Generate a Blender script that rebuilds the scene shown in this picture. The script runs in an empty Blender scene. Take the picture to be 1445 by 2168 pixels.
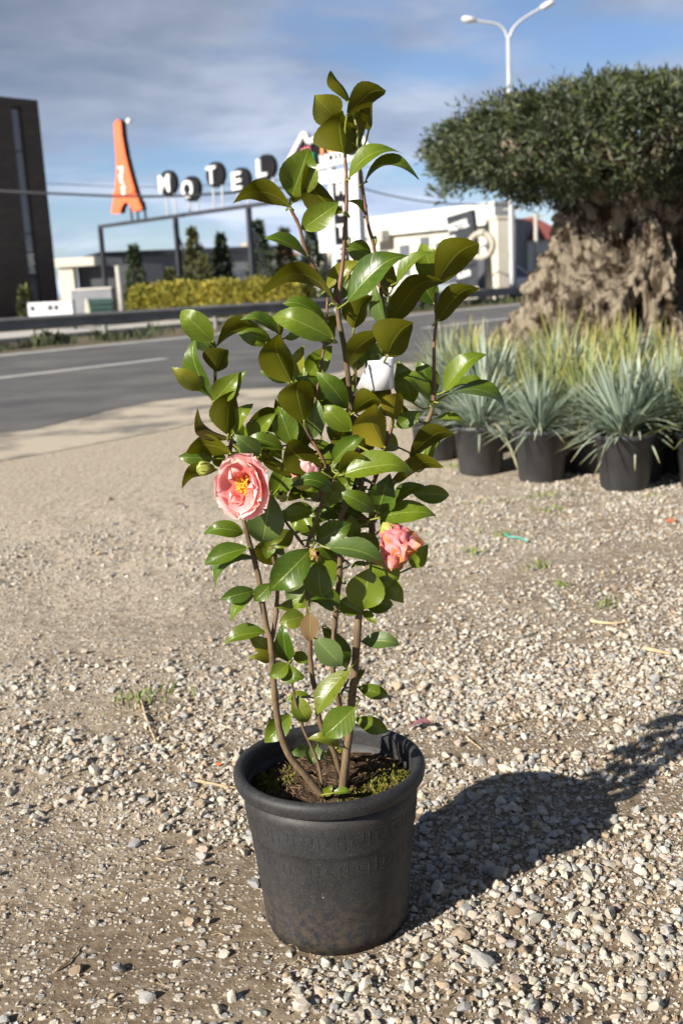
import bpy, bmesh, math, random
import numpy as np
from mathutils import Vector, Matrix, noise
PI = math.pi
SC = bpy.context.scene
COL = SC.collection
random.seed(7)
rng = np.random.default_rng(7)

# ------------------------------------------------------------------ camera
FPX, HZ, ROLL, CAMH = 2250.0, 598.0, 0.052, 1.13      # focal length in photo pixels, horizon row, roll, camera height
PITCH = math.atan((1084 - HZ) / FPX)
cF = Vector((0, math.cos(PITCH), -math.sin(PITCH)))
cR0, cU0 = Vector((1, 0, 0)), Vector((0, math.sin(PITCH), math.cos(PITCH)))
cR = cR0 * math.cos(ROLL) - cU0 * math.sin(ROLL)
cU = cR0 * math.sin(ROLL) + cU0 * math.cos(ROLL)
cC = Vector((0, 0, CAMH))
cam = bpy.data.cameras.new('camera')
camo = bpy.data.objects.new('camera', cam)
COL.objects.link(camo)
mw = Matrix((cR, cU, -cF)).transposed().to_4x4()
mw.translation = cC
camo.matrix_world = mw
cam.sensor_fit = 'VERTICAL'
cam.sensor_height = 36.0
cam.lens = FPX / 2168 * 36
cam.clip_start, cam.clip_end = 0.05, 3000
cam.dof.use_dof = True
cam.dof.focus_distance = 1.86
cam.dof.aperture_fstop = 5.0
SC.camera = camo

# ------------------------------------------------------------------ light and sky
SUN = Vector((-0.777, -0.63, 0)) * math.cos(math.radians(28)) + Vector((0, 0, math.sin(math.radians(28))))
sl = bpy.data.lights.new('sun', 'SUN')
sl.energy, sl.angle, sl.color = 5.0, math.radians(0.55), (1.0, 0.93, 0.83)
so = bpy.data.objects.new('sun', sl)
so.rotation_euler = (-SUN).to_track_quat('-Z', 'Y').to_euler()
so.location = (-20, -16, 15)
COL.objects.link(so)
W = bpy.data.worlds.new('World')
SC.world = W
W.use_nodes = True


def nd(nt, typ, **kw):
    n = nt.nodes.new(typ)
    for k, v in kw.items():
        if k.startswith('i_'):
            n.inputs[k[2:].replace('_', ' ')].default_value = v
        elif k.startswith('n_'):
            n.inputs[int(k[2:])].default_value = v
        else:
            setattr(n, k, v)
    return n


def lk(nt, a, b):
    nt.links.new(a, b)


def ramp(nt, fac, stops, interp='LINEAR'):
    r = nt.nodes.new('ShaderNodeValToRGB')
    r.color_ramp.interpolation = interp
    e = r.color_ramp.elements
    while len(e) < len(stops):
        e.new(0.5)
    for x, (p, c) in zip(e, stops):
        x.position = p
        x.color = (c, c, c, 1) if isinstance(c, (int, float)) else (*c, 1)
    if fac is not None:
        lk(nt, fac, r.inputs[0])
    return r.outputs[0]


def mixc(nt, fac, a, b, mode='MIX'):
    m = nt.nodes.new('ShaderNodeMix')
    m.data_type, m.blend_type = 'RGBA', mode
    for s, v in ((m.inputs[0], fac), (m.inputs[6], a), (m.inputs[7], b)):
        if hasattr(v, 'node'):
            lk(nt, v, s)
        elif isinstance(v, (int, float)):
            s.default_value = v
        else:
            s.default_value = (*v, 1)
    return m.outputs[2]


def mth(nt, op, a, b=None, c=None, clamp=False):
    m = nt.nodes.new('ShaderNodeMath')
    m.operation, m.use_clamp = op, clamp
    for i, v in enumerate((a, b, c)):
        if v is None:
            continue
        if hasattr(v, 'node'):
            lk(nt, v, m.inputs[i])
        else:
            m.inputs[i].default_value = v
    return m.outputs[0]


wt = W.node_tree
for n in list(wt.nodes):
    wt.nodes.remove(n)
sky = nd(wt, 'ShaderNodeTexSky', sky_type='NISHITA', sun_disc=False, sun_elevation=math.radians(28),
         sun_rotation=math.atan2(SUN.x, SUN.y) % (2 * PI), air_density=1.0, dust_density=0.1, ozone_density=3.0, altitude=300)
tc = nd(wt, 'ShaderNodeTexCoord')
sep = nd(wt, 'ShaderNodeSeparateXYZ')
lk(wt, tc.outputs['Generated'], sep.inputs[0])
zz = mth(wt, 'ADD', mth(wt, 'MAXIMUM', sep.outputs[2], 0.0), 0.16)
cmb = nd(wt, 'ShaderNodeCombineXYZ')
lk(wt, mth(wt, 'DIVIDE', sep.outputs[0], zz), cmb.inputs[0])
lk(wt, mth(wt, 'DIVIDE', sep.outputs[1], zz), cmb.inputs[1])
mp = nd(wt, 'ShaderNodeMapping')
mp.inputs['Location'].default_value = (3.1, 7.4, 0.0)
lk(wt, cmb.outputs[0], mp.inputs[0])
n1 = nd(wt, 'ShaderNodeTexNoise', i_Scale=0.85, i_Detail=6.0, i_Roughness=0.52, i_Distortion=0.25)
lk(wt, mp.outputs[0], n1.inputs['Vector'])
cov = ramp(wt, n1.outputs[0], [(0.38, 0.15), (0.52, 0.9), (0.70, 0.97)], 'EASE')
n2 = nd(wt, 'ShaderNodeTexNoise', i_Scale=1.5, i_Detail=7.0, i_Roughness=0.55, i_Distortion=0.2)
lk(wt, mp.outputs[0], n2.inputs['Vector'])
bw = nd(wt, 'ShaderNodeRGBToBW')
lk(wt, sky.outputs[0], bw.inputs[0])
ctint = ramp(wt, n2.outputs[0], [(0.36, (0.76, 0.86, 1.02)), (0.48, (1.0, 1.08, 1.20)), (0.60, (1.42, 1.46, 1.52))])
ccol = mixc(wt, 1.0, ctint, bw.outputs[0], 'MULTIPLY')
skyc = mixc(wt, 1.0, mixc(wt, cov, sky.outputs[0], ccol), (0.94, 1.02, 1.20), 'MULTIPLY')
bg = nd(wt, 'ShaderNodeBackground', i_Strength=0.05)
lk(wt, skyc, bg.inputs[0])
wo = nd(wt, 'ShaderNodeOutputWorld')
lk(wt, bg.outputs[0], wo.inputs[0])
SC.view_settings.view_transform = 'Standard'
SC.view_settings.look = 'None'
SC.view_settings.gamma = 1.0
SC.view_settings.use_curve_mapping = False
SC.view_settings.exposure = 1.0


# ------------------------------------------------------------------ helpers: places
def ray(x, y):
    return cF + cR * ((x - 722.5) / FPX) + cU * ((1084 - y) / FPX)


def at(x, y, Y):                                # the point of the photo at distance Y
    d = ray(x, y)
    return cC + d * (Y / d.y)


def gpt(x, y, z=0.0):                           # the point of the photo on the ground
    d = ray(x, y)
    return cC + d * ((z - CAMH) / d.z)


# ------------------------------------------------------------------ helpers: objects
def tag(o, label=None, cat=None, group=None, kind=None):
    for k, v in (('label', label), ('category', cat), ('group', group), ('kind', kind)):
        if v:
            o[k] = v
    return o


def empty(name, loc=(0, 0, 0), rz=0.0):
    o = bpy.data.objects.new(name, None)
    o.location = loc
    o.rotation_euler = (0, 0, rz)
    o.empty_display_size = 0.05
    COL.objects.link(o)
    return o


def link(name, me, m, parent=None, loc=None, smooth=None):
    for x in (m if isinstance(m, (list, tuple)) else [m]):
        if x:
            me.materials.append(x)
    if smooth is not None:
        me.polygons.foreach_set('use_smooth', [smooth] * len(me.polygons))
    o = bpy.data.objects.new(name, me)
    COL.objects.link(o)
    if parent:
        o.parent = parent
    if loc is not None:
        o.location = loc
    return o


def inst(o, parent=None, loc=None):
    c = o.copy()
    COL.objects.link(c)
    c.parent = parent
    if loc is not None:
        c.location = loc
    return c


def copy_tree(o, parent=None):
    c = o.copy()
    COL.objects.link(c)
    c.parent = parent
    for ch in o.children:
        copy_tree(ch, c)
    return c


class MB:
    """collects shapes and links them as one mesh object"""
    def __init__(s):
        s.v, s.f, s.mi = [], [], []
        s.cur = 0

    def add(s, vs, fs):
        b = len(s.v)
        s.v += [tuple(v) for v in vs]
        s.f += [tuple(b + i for i in f) for f in fs]
        s.mi += [s.cur] * len(fs)

    def box(s, x0, x1, y0, y1, z0, z1):
        s.add([(x0, y0, z0), (x1, y0, z0), (x1, y1, z0), (x0, y1, z0), (x0, y0, z1), (x1, y0, z1), (x1, y1, z1), (x0, y1, z1)],
              [(0, 3, 2, 1), (4, 5, 6, 7), (0, 1, 5, 4), (1, 2, 6, 5), (2, 3, 7, 6), (3, 0, 4, 7)])

    def prism(s, pts, y0, y1):                  # polygon in local x,z pulled along y (y0 is the front)
        n = len(pts)
        s.add([(x, y0, z) for x, z in pts] + [(x, y1, z) for x, z in pts],
              [tuple(range(n)), tuple(range(2 * n - 1, n - 1, -1))] + [(i, i + n, (i + 1) % n + n, (i + 1) % n) for i in range(n)])

    def tube(s, pts, radii, n=8, cap=True):
        pts = [Vector(p) for p in pts]
        if not hasattr(radii, '__len__'):
            radii = [radii] * len(pts)
        rings, ref = [], None
        for i, p in enumerate(pts):
            t = (pts[min(i + 1, len(pts) - 1)] - pts[max(i - 1, 0)]).normalized()
            if ref is None:
                ref = t.orthogonal().normalized()
            ref = (ref - t * ref.dot(t)).normalized()
            b = t.cross(ref)
            rings.append([p + (ref * math.cos(a) + b * math.sin(a)) * radii[i] for a in [2 * PI * k / n for k in range(n)]])
        fs = [(i * n + k, i * n + (k + 1) % n, (i + 1) * n + (k + 1) % n, (i + 1) * n + k) for i in range(len(pts) - 1) for k in range(n)]
        if cap:
            fs += [tuple(range(n - 1, -1, -1)), tuple(range((len(pts) - 1) * n, len(pts) * n))]
        s.add([v for r in rings for v in r], fs)

    def lathe(s, prof, n=32, cx=0, cy=0, close=False):
        m = len(prof)
        vs = [(cx + r * math.cos(2 * PI * k / n), cy + r * math.sin(2 * PI * k / n), z) for r, z in prof for k in range(n)]
        mm = m if close else m - 1
        s.add(vs, [(i * n + k, i * n + (k + 1) % n, ((i + 1) % m) * n + (k + 1) % n, ((i + 1) % m) * n + k) for i in range(mm) for k in range(n)])

    def mesh(s, name='mesh'):
        me = bpy.data.meshes.new(name)
        me.from_pydata(s.v, [], s.f)
        if any(s.mi):
            me.polygons.foreach_set('material_index', s.mi)
        me.update()
        return me

    def build(s, name, m, parent=None, loc=None, smooth=False):
        return link(name, s.mesh(name), m, parent, loc, smooth)


def np_mesh(name, V, T, smooth=True, attr=None):
    """a triangle mesh from arrays"""
    me = bpy.data.meshes.new(name)
    nv, nt = len(V), len(T)
    me.vertices.add(nv)
    me.vertices.foreach_set('co', np.ascontiguousarray(V, dtype=np.float32).ravel())
    me.loops.add(nt * 3)
    me.loops.foreach_set('vertex_index', np.ascontiguousarray(T, dtype=np.int32).ravel())
    me.polygons.add(nt)
    me.polygons.foreach_set('loop_start', np.arange(0, nt * 3, 3, dtype=np.int32))
    me.polygons.foreach_set('loop_total', np.full(nt, 3, dtype=np.int32))
    me.polygons.foreach_set('use_smooth', np.full(nt, smooth))
    me.update(calc_edges=True)
    me.validate()
    return me


def catmull(pts, sub=6):
    P = [Vector(p) for p in pts]
    P = [P[0] * 2 - P[1]] + P + [P[-1] * 2 - P[-2]]
    out = []
    for i in range(1, len(P) - 2):
        for k in range(sub):
            t = k / sub
            a, b, c, d = P[i - 1], P[i], P[i + 1], P[i + 2]
            out.append(0.5 * (b * 2 + (c - a) * t + (a * 2 - b * 5 + c * 4 - d) * t * t + (b * 3 - a - c * 3 + d) * t ** 3))
    out.append(P[-2])
    return out


# ------------------------------------------------------------------ helpers: materials
def newmat(name):
    m = bpy.data.materials.new(name)
    m.use_nodes = True
    nt = m.node_tree
    return m, nt, nt.nodes['Principled BSDF']


def pm(name, c1, c2=None, scale=8.0, rough=0.7, bump=0.0, bscale=None, metal=0.0, spec=0.5, stretch=None, lo=0.35, hi=0.65, detail=6.0, island=0.0, bdist=0.01):
    m, nt, b = newmat(name)
    b.inputs['Roughness'].default_value = rough
    b.inputs['Metallic'].default_value = metal
    b.inputs['Specular IOR Level'].default_value = spec
    tc = nd(nt, 'ShaderNodeTexCoord')
    vec = tc.outputs['Object']
    if stretch:
        mpn = nd(nt, 'ShaderNodeMapping')
        mpn.inputs['Scale'].default_value = stretch
        lk(nt, vec, mpn.inputs[0])
        vec = mpn.outputs[0]
    col = None
    if c2:
        n = nd(nt, 'ShaderNodeTexNoise', i_Scale=scale, i_Detail=detail, i_Roughness=0.6)
        lk(nt, vec, n.inputs['Vector'])
        col = ramp(nt, n.outputs[0], [(lo, c1), (hi, c2)])
    if island:
        g = nd(nt, 'ShaderNodeNewGeometry')
        oi = nd(nt, 'ShaderNodeObjectInfo')
        v = mth(nt, 'FRACT', mth(nt, 'ADD', g.outputs['Random Per Island'], oi.outputs['Random']))
        k = mth(nt, 'ADD', mth(nt, 'MULTIPLY', v, island * 2), 1.0 - island)
        hs = nd(nt, 'ShaderNodeHueSaturation')
        lk(nt, k, hs.inputs['Value'])
        if col:
            lk(nt, col, hs.inputs['Color'])
        else:
            hs.inputs['Color'].default_value = (*c1, 1)
        col = hs.outputs[0]
    if col:
        lk(nt, col, b.inputs['Base Color'])
    else:
        b.inputs['Base Color'].default_value = (*c1, 1)
    if bump:
        n = nd(nt, 'ShaderNodeTexNoise', i_Scale=bscale or scale * 3, i_Detail=8.0, i_Roughness=0.65)
        lk(nt, vec, n.inputs['Vector'])
        bp = nd(nt, 'ShaderNodeBump', i_Strength=bump, i_Distance=bdist)
        lk(nt, n.outputs[0], bp.inputs['Height'])
        lk(nt, bp.outputs[0], b.inputs['Normal'])
    return m


def translucent(m, col, fac):
    """let light pass a thin leaf or petal"""
    nt = m.node_tree
    b = nt.nodes['Principled BSDF']
    t = nd(nt, 'ShaderNodeBsdfTranslucent')
    if hasattr(col, 'node'):
        lk(nt, col, t.inputs[0])
    else:
        t.inputs[0].default_value = (*col, 1)
    mx = nd(nt, 'ShaderNodeMixShader')
    mx.inputs[0].default_value = fac
    lk(nt, b.outputs[0], mx.inputs[1])
    lk(nt, t.outputs[0], mx.inputs[2])
    lk(nt, mx.outputs[0], nt.nodes['Material Output'].inputs[0])
    return m


def leaf_mat(name, up, up2, under, spots=0.0, rough=0.33):
    """camellia leaf: glossy face, dull underside, pale midrib and side veins from the leaf's own u,v"""
    m, nt, b = newmat(name)
    uv = nd(nt, 'ShaderNodeUVMap', uv_map='UVMap')
    s = nd(nt, 'ShaderNodeSeparateXYZ')
    lk(nt, uv.outputs[0], s.inputs[0])
    u, av = s.outputs[0], mth(nt, 'ABSOLUTE', mth(nt, 'SUBTRACT', s.outputs[1], 0.5))
    rib = ramp(nt, av, [(0.008, 1.0), (0.034, 0.0)])
    fr = mth(nt, 'FRACT', mth(nt, 'SUBTRACT', mth(nt, 'MULTIPLY', u, 7.5), mth(nt, 'MULTIPLY', av, 3.6)))
    vein = ramp(nt, mth(nt, 'ABSOLUTE', mth(nt, 'SUBTRACT', fr, 0.5)), [(0.0, 1.0), (0.09, 0.0)])
    oi = nd(nt, 'ShaderNodeObjectInfo')
    tco = nd(nt, 'ShaderNodeTexCoord')
    nz = nd(nt, 'ShaderNodeTexNoise', i_Scale=26.0, i_Detail=5.0, i_Roughness=0.6)
    lk(nt, tco.outputs['Object'], nz.inputs['Vector'])
    f0 = mth(nt, 'ADD', mth(nt, 'MULTIPLY', nz.outputs[0], 0.9), mth(nt, 'MULTIPLY', oi.outputs['Random'], 0.75))
    cu = mixc(nt, ramp(nt, f0, [(0.45, 0.0), (1.15, 1.0)]), up, up2)
    cu = mixc(nt, mth(nt, 'MULTIPLY', vein, 0.16), cu, [min(1, x * 1.9 + .01) for x in up2])
    cu = mixc(nt, mth(nt, 'MULTIPLY', rib, 0.6), cu, (0.22, 0.28, 0.05))
    if spots:
        sp = nd(nt, 'ShaderNodeTexNoise', i_Scale=190.0, i_Detail=3.0)
        lk(nt, tco.outputs['Object'], sp.inputs['Vector'])
        big = nd(nt, 'ShaderNodeTexNoise', i_Scale=30.0, i_Detail=2.0)
        lk(nt, tco.outputs['Object'], big.inputs['Vector'])
        sm = mth(nt, 'MULTIPLY', ramp(nt, sp.outputs[0], [(0.54, 0.0), (0.62, 1.0)]), ramp(nt, big.outputs[0], [(0.45, 0.0), (0.6, spots)]))
        cu = mixc(nt, sm, cu, (0.06, 0.035, 0.012))
    cd = mixc(nt, ramp(nt, f0, [(0.5, 0.0), (1.2, 1.0)]), [x * 0.8 for x in under], [x * 1.25 for x in under])
    cd = mixc(nt, mth(nt, 'MULTIPLY', rib, 0.55), cd, (0.17, 0.19, 0.03))
    g = nd(nt, 'ShaderNodeNewGeometry')
    col = mixc(nt, g.outputs['Backfacing'], cu, cd)
    lk(nt, col, b.inputs['Base Color'])
    ro = nd(nt, 'ShaderNodeMix')
    lk(nt, g.outputs['Backfacing'], ro.inputs[0])
    ro.inputs[2].default_value, ro.inputs[3].default_value = rough, 0.6
    rn = mth(nt, 'ADD', ro.outputs[0], mth(nt, 'MULTIPLY', mth(nt, 'SUBTRACT', nz.outputs[0], 0.5), 0.25))
    lk(nt, rn, b.inputs['Roughness'])
    lk(nt, ramp(nt, g.outputs['Backfacing'], [(0.0, 0.42), (1.0, 0.12)]), b.inputs['Specular IOR Level'])
    hgt = mth(nt, 'SUBTRACT', mth(nt, 'MULTIPLY', nz.outputs[0], 0.5), mth(nt, 'ADD', mth(nt, 'MULTIPLY', vein, 0.3), rib))
    bp = nd(nt, 'ShaderNodeBump', i_Strength=0.35, i_Distance=0.0012)
    lk(nt, hgt, bp.inputs['Height'])
    lk(nt, bp.outputs[0], b.inputs['Normal'])
    tcol = mixc(nt, 0.5, col, (0.24, 0.25, 0.004))
    return translucent(m, tcol, 0.22)

# ------------------------------------------------------------------ ground
POT = Vector((-0.045, 1.749, 0.0))
RD = Vector((0.62, 0.785, 0)).normalized()             # the road's direction
RN = Vector((-0.785, 0.62, 0)).normalized()            # across the road, away from the camera


def road_n(x, y):
    return x * RN.x + y * RN.y


def sstep(a, b, x):
    t = min(1.0, max(0.0, (x - a) / (b - a)))
    return t * t * (3 - 2 * t)


BLOBS = []                                             # bare dirt (negative) and loose gravel (positive), by photo place
for px, py, rx, ry, w in [(230, 1900, .30, .22, -1.0), (60, 1800, .3, .2, -.7), (350, 2080, .14, .16, -.9), (420, 1840, .12, .06, -1.0), (150, 2060, .3, .2, -.4),
                          (560, 2110, .1, .06, -.5), (1000, 1590, .22, .035, -.8), (1330, 1700, .2, .06, -.9), (900, 2100, .12, .05, -.7),
                          (230, 1500, .5, .14, -.5), (0, 1650, .35, .12, -.3), (300, 1650, .25, .08, -.25), (200, 1300, .9, .5, -.9), (350, 1050, 1.5, .9, -1.2),
                          (1250, 1180, .6, .25, -.5), (1000, 1230, .35, .12, -.4), (1150, 1400, .7, .2, .45), (1250, 1950, .35, .2, .7), (700, 2080, .22, .09, .6),
                          (520, 1760, .09, .12, .8), (540, 1480, .25, .12, .7), (1050, 1500, .3, .1, .5), (1000, 1780, .2, .15, .6), (1430, 1230, .4, .3, .25)]:
    p = gpt(px, py)
    BLOBS.append((p.x, p.y, rx, ry, w))


def gravel(x, y):
    d = 0.58
    for bx, by, rx, ry, w in BLOBS:
        q = ((x - bx) / rx) ** 2 + ((y - by) / ry) ** 2
        if q < 6:
            d += w * math.exp(-q)
    d += 0.45 * noise.noise((x * 3.1, y * 3.1, 4.0)) + 0.35 * noise.noise((x * 9, y * 9, 1.5))
    return min(1.0, max(0.0, d))


def gh(x, y):                                          # height of the ground
    f = 1 - sstep(4.5, 6.2, road_n(x, y))
    if f <= 0:
        return 0.0
    h = 0.022 * noise.noise((x * 1.1, y * 1.1, 0.3)) + 0.011 * noise.noise((x * 4.3, y * 4.3, 2.0)) + 0.004 * noise.noise((x * 17, y * 17, 5.0)) + 0.003 * noise.noise((x * 33, y * 33, 5.0))
    r = math.hypot(x - POT.x, y - POT.y)
    h *= sstep(0.12, 0.30, r)
    return f * h


def axis(lo, hi, step, far, k=1.22):
    a = list(np.arange(lo, hi, step))
    b, s = hi, step
    while b < far:
        a.append(b)
        s *= k
        b += s
    b, s = lo, step
    while b > -far:
        s *= k
        b -= s
        a.insert(0, b)
    return np.array(a)


gx, gy_ = axis(-1.6, 2.4, 0.022, 900), axis(1.0, 5.0, 0.022, 900)
V = np.array([(x, y, gh(x, y) if (abs(x) < 9 and -4 < y < 14) else 0.0) for y in gy_ for x in gx])
nx, ny = len(gx), len(gy_)
I = np.arange(nx * ny).reshape(ny, nx)
A, B, Cc, D = I[:-1, :-1].ravel(), I[:-1, 1:].ravel(), I[1:, 1:].ravel(), I[1:, :-1].ravel()
T = np.concatenate([np.stack([A, B, Cc], 1), np.stack([A, Cc, D], 1)])

m_dirt, nt, b = newmat('dirt_and_grit')
tcd = nd(nt, 'ShaderNodeTexCoord')
na = nd(nt, 'ShaderNodeTexNoise', i_Scale=1.3, i_Detail=9.0, i_Roughness=0.62)
nb = nd(nt, 'ShaderNodeTexNoise', i_Scale=34.0, i_Detail=9.0, i_Roughness=0.72)
nc = nd(nt, 'ShaderNodeTexNoise', i_Scale=8.0, i_Detail=4.0, i_Roughness=0.6)
for n in (na, nb, nc):
    lk(nt, tcd.outputs['Object'], n.inputs['Vector'])
base = ramp(nt, na.outputs[0], [(0.32, (0.165, 0.122, 0.08)), (0.52, (0.25, 0.198, 0.138)), (0.70, (0.34, 0.285, 0.212))])
gsx = nd(nt, 'ShaderNodeSeparateXYZ')
lk(nt, tcd.outputs['Object'], gsx.inputs[0])
gn = mth(nt, 'ADD', mth(nt, 'ADD', mth(nt, 'MULTIPLY', gsx.outputs[0], RN.x), mth(nt, 'MULTIPLY', gsx.outputs[1], RN.y)), mth(nt, 'MULTIPLY', mth(nt, 'SUBTRACT', na.outputs[0], 0.5), 2.5))
base = mixc(nt, ramp(nt, mth(nt, 'DIVIDE', gn, 10.0), [(0.13, 0.0), (0.34, 0.85)]), base, (0.50, 0.435, 0.335))   # dry dust towards the road
base = mixc(nt, ramp(nt, nb.outputs[0], [(0.38, 0.8), (0.53, 0.0)]), base, (0.13, 0.095, 0.062))
base = mixc(nt, ramp(nt, nb.outputs[0], [(0.55, 0.0), (0.70, 0.6)]), base, (0.47, 0.42, 0.345))
hts = []
for sc, thr in ((48.0, 0.42), (105.0, 0.55)):
    vo = nd(nt, 'ShaderNodeTexVoronoi', i_Scale=sc, i_Randomness=1.0)
    lk(nt, tcd.outputs['Object'], vo.inputs['Vector'])
    sv = nd(nt, 'ShaderNodeSeparateColor')
    lk(nt, vo.outputs['Color'], sv.inputs[0])
    keep = mth(nt, 'LESS_THAN', mth(nt, 'ADD', sv.outputs[0], mth(nt, 'MULTIPLY', mth(nt, 'SUBTRACT', nc.outputs[0], 0.5), 1.4)), thr)
    body = ramp(nt, vo.outputs['Distance'], [(0.28, 1.0), (0.46, 0.0)])
    msk = mth(nt, 'MULTIPLY', keep, body)
    pc = ramp(nt, sv.outputs[1], [(0.0, (0.42, 0.355, 0.27)), (0.3, (0.50, 0.455, 0.38)), (0.55, (0.36, 0.345, 0.32)), (0.8, (0.58, 0.54, 0.47)), (1.0, (0.30, 0.24, 0.17))], 'CONSTANT')
    base = mixc(nt, msk, base, pc)
    hts.append(mth(nt, 'MULTIPLY', msk, 30.0 / sc))
lk(nt, base, b.inputs['Base Color'])
b.inputs['Roughness'].default_value = 0.95
b.inputs['Specular IOR Level'].default_value = 0.15
hh = mth(nt, 'ADD', mth(nt, 'MULTIPLY', nb.outputs[0], 1.0), mth(nt, 'ADD', hts[0], hts[1]))
bp = nd(nt, 'ShaderNodeBump', i_Strength=0.9, i_Distance=0.009)
lk(nt, hh, bp.inputs['Height'])
lk(nt, bp.outputs[0], b.inputs['Normal'])

ground = link('ground', np_mesh('ground', V, T), m_dirt)
tag(ground, 'dusty brown dirt yard strewn with pale gravel', kind='structure')


def stone_mat(name, src):
    m, nt, b = newmat(name)
    if src == 'island':
        rnd = nd(nt, 'ShaderNodeNewGeometry').outputs['Random Per Island']
    else:
        rnd = nd(nt, 'ShaderNodeObjectInfo').outputs['Random']
    c = ramp(nt, rnd, [(0.0, (0.43, 0.39, 0.315)), (0.2, (0.37, 0.345, 0.295)), (0.36, (0.48, 0.45, 0.38)), (0.52, (0.345, 0.34, 0.325)), (0.64, (0.25, 0.255, 0.26)), (0.72, (0.36, 0.28, 0.19)), (0.84, (0.56, 0.525, 0.45)), (0.92, (0.42, 0.33, 0.27)), (0.96, (0.22, 0.16, 0.105))], 'CONSTANT')
    tcs = nd(nt, 'ShaderNodeTexCoord')
    n = nd(nt, 'ShaderNodeTexNoise', i_Scale=130.0, i_Detail=6.0, i_Roughness=0.7)
    lk(nt, tcs.outputs['Object'], n.inputs['Vector'])
    c = mixc(nt, ramp(nt, n.outputs[0], [(0.35, 0.45), (0.6, 0.0)]), c, (0.25, 0.21, 0.16))
    lk(nt, c, b.inputs['Base Color'])
    b.inputs['Roughness'].default_value = 0.82
    b.inputs['Specular IOR Level'].default_value = 0.3
    bp = nd(nt, 'ShaderNodeBump', i_Strength=0.5, i_Distance=0.0025)
    lk(nt, n.outputs[0], bp.inputs['Height'])
    lk(nt, bp.outputs[0], b.inputs['Normal'])
    return m


m_stone, m_stone1 = stone_mat('gravel_stone', 'island'), stone_mat('loose_stone', 'object')


def proto(sub, seed, amp):
    bm = bmesh.new()
    bmesh.ops.create_icosphere(bm, subdivisions=sub, radius=1.0)
    r = random.Random(seed)
    off = Vector((r.uniform(-50, 50), r.uniform(-50, 50), r.uniform(-50, 50)))
    cuts = [(Vector((r.gauss(0, 1), r.gauss(0, 1), r.gauss(0, 1))).normalized(), r.uniform(0.42, 0.78)) for _ in range(9)]
    for v in bm.verts:
        d = v.co.normalized()
        k = 1 + amp * noise.noise(d * 1.3 + off)
        p = d * k
        for n, h in cuts:                              # broken faces
            e = p.dot(n) - h
            if e > 0:
                p -= n * e * 0.97
        v.co = p
    bm.verts.ensure_lookup_table()
    vs = np.array([v.co[:] for v in bm.verts])
    fs = np.array([[v.index for v in f.verts] for f in bm.faces])
    bm.free()
    return vs * np.array([1.0, 0.78, 0.58]), fs


HI = [proto(2, 100 + i, 0.5) for i in range(12)]
LO = [proto(1, 300 + i, 0.45) for i in range(8)]


def scatter(y0, y1, per_m2, smin, smax, mode):
    out = []
    n = int((y1 - y0) * (0.70 * (y0 + y1) / 2 + 0.7) * per_m2)
    while n > 0:
        n -= 1
        y = math.sqrt(random.uniform(y0 * y0, y1 * y1))
        hw = 0.35 * y + 0.35
        x = random.uniform(-hw, hw)
        if road_n(x, y) > 6.3 or math.hypot(x - POT.x, y - POT.y) < 0.135:
            continue
        g = gravel(x, y)
        if mode == 'g' and random.random() > g ** 1.3 * 1.15:
            continue
        if mode == 'h' and random.random() > 0.11 + 0.89 * g:
            continue
        s = smin + (smax - smin) * random.random() ** 2.2
        out.append((x, y, gh(x, y), s))
    return out


med = scatter(1.2, 3.0, 3500, 0.0058, 0.0150, 'g') + scatter(1.2, 3.2, 90, 0.0125, 0.025, 'g') + scatter(1.2, 3.2, 170, 0.006, 0.016, 'a')
small = scatter(1.2, 3.0, 9500, 0.0026, 0.0066, 'h') + scatter(3.0, 6.0, 2300, 0.007, 0.015, 'g') + scatter(3.0, 6.2, 60, 0.011, 0.022, 'h') + scatter(3.0, 5.4, 2600, 0.004, 0.0075, 'h') + scatter(1.2, 2.6, 5000, 0.0016, 0.003, 'h')


def seen(s):
    return s[3] / s[1] if (1.42 < s[1] < 3.2 and abs(s[0]) < 0.325 * s[1]) else 0


med.sort(key=seen, reverse=True)
for x, y, px, py, s in [(230, 0, 205, 1640, .026), (0, 0, 430, 1812, .017), (0, 0, 165, 2055, .019), (0, 0, 1030, 2045, .024), (0, 0, 1330, 1995, .026),
                        (0, 0, 1290, 1930, .022), (0, 0, 970, 1985, .022), (0, 0, 1390, 2140, .02), (0, 0, 85, 1720, .018), (0, 0, 390, 1665, .018), (0, 0, 315, 2130, .02), (0, 0, 1060, 1855, .026)]:
    p = gpt(px, py)
    med.insert(0, (p.x, p.y, gh(p.x, p.y), s))


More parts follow.
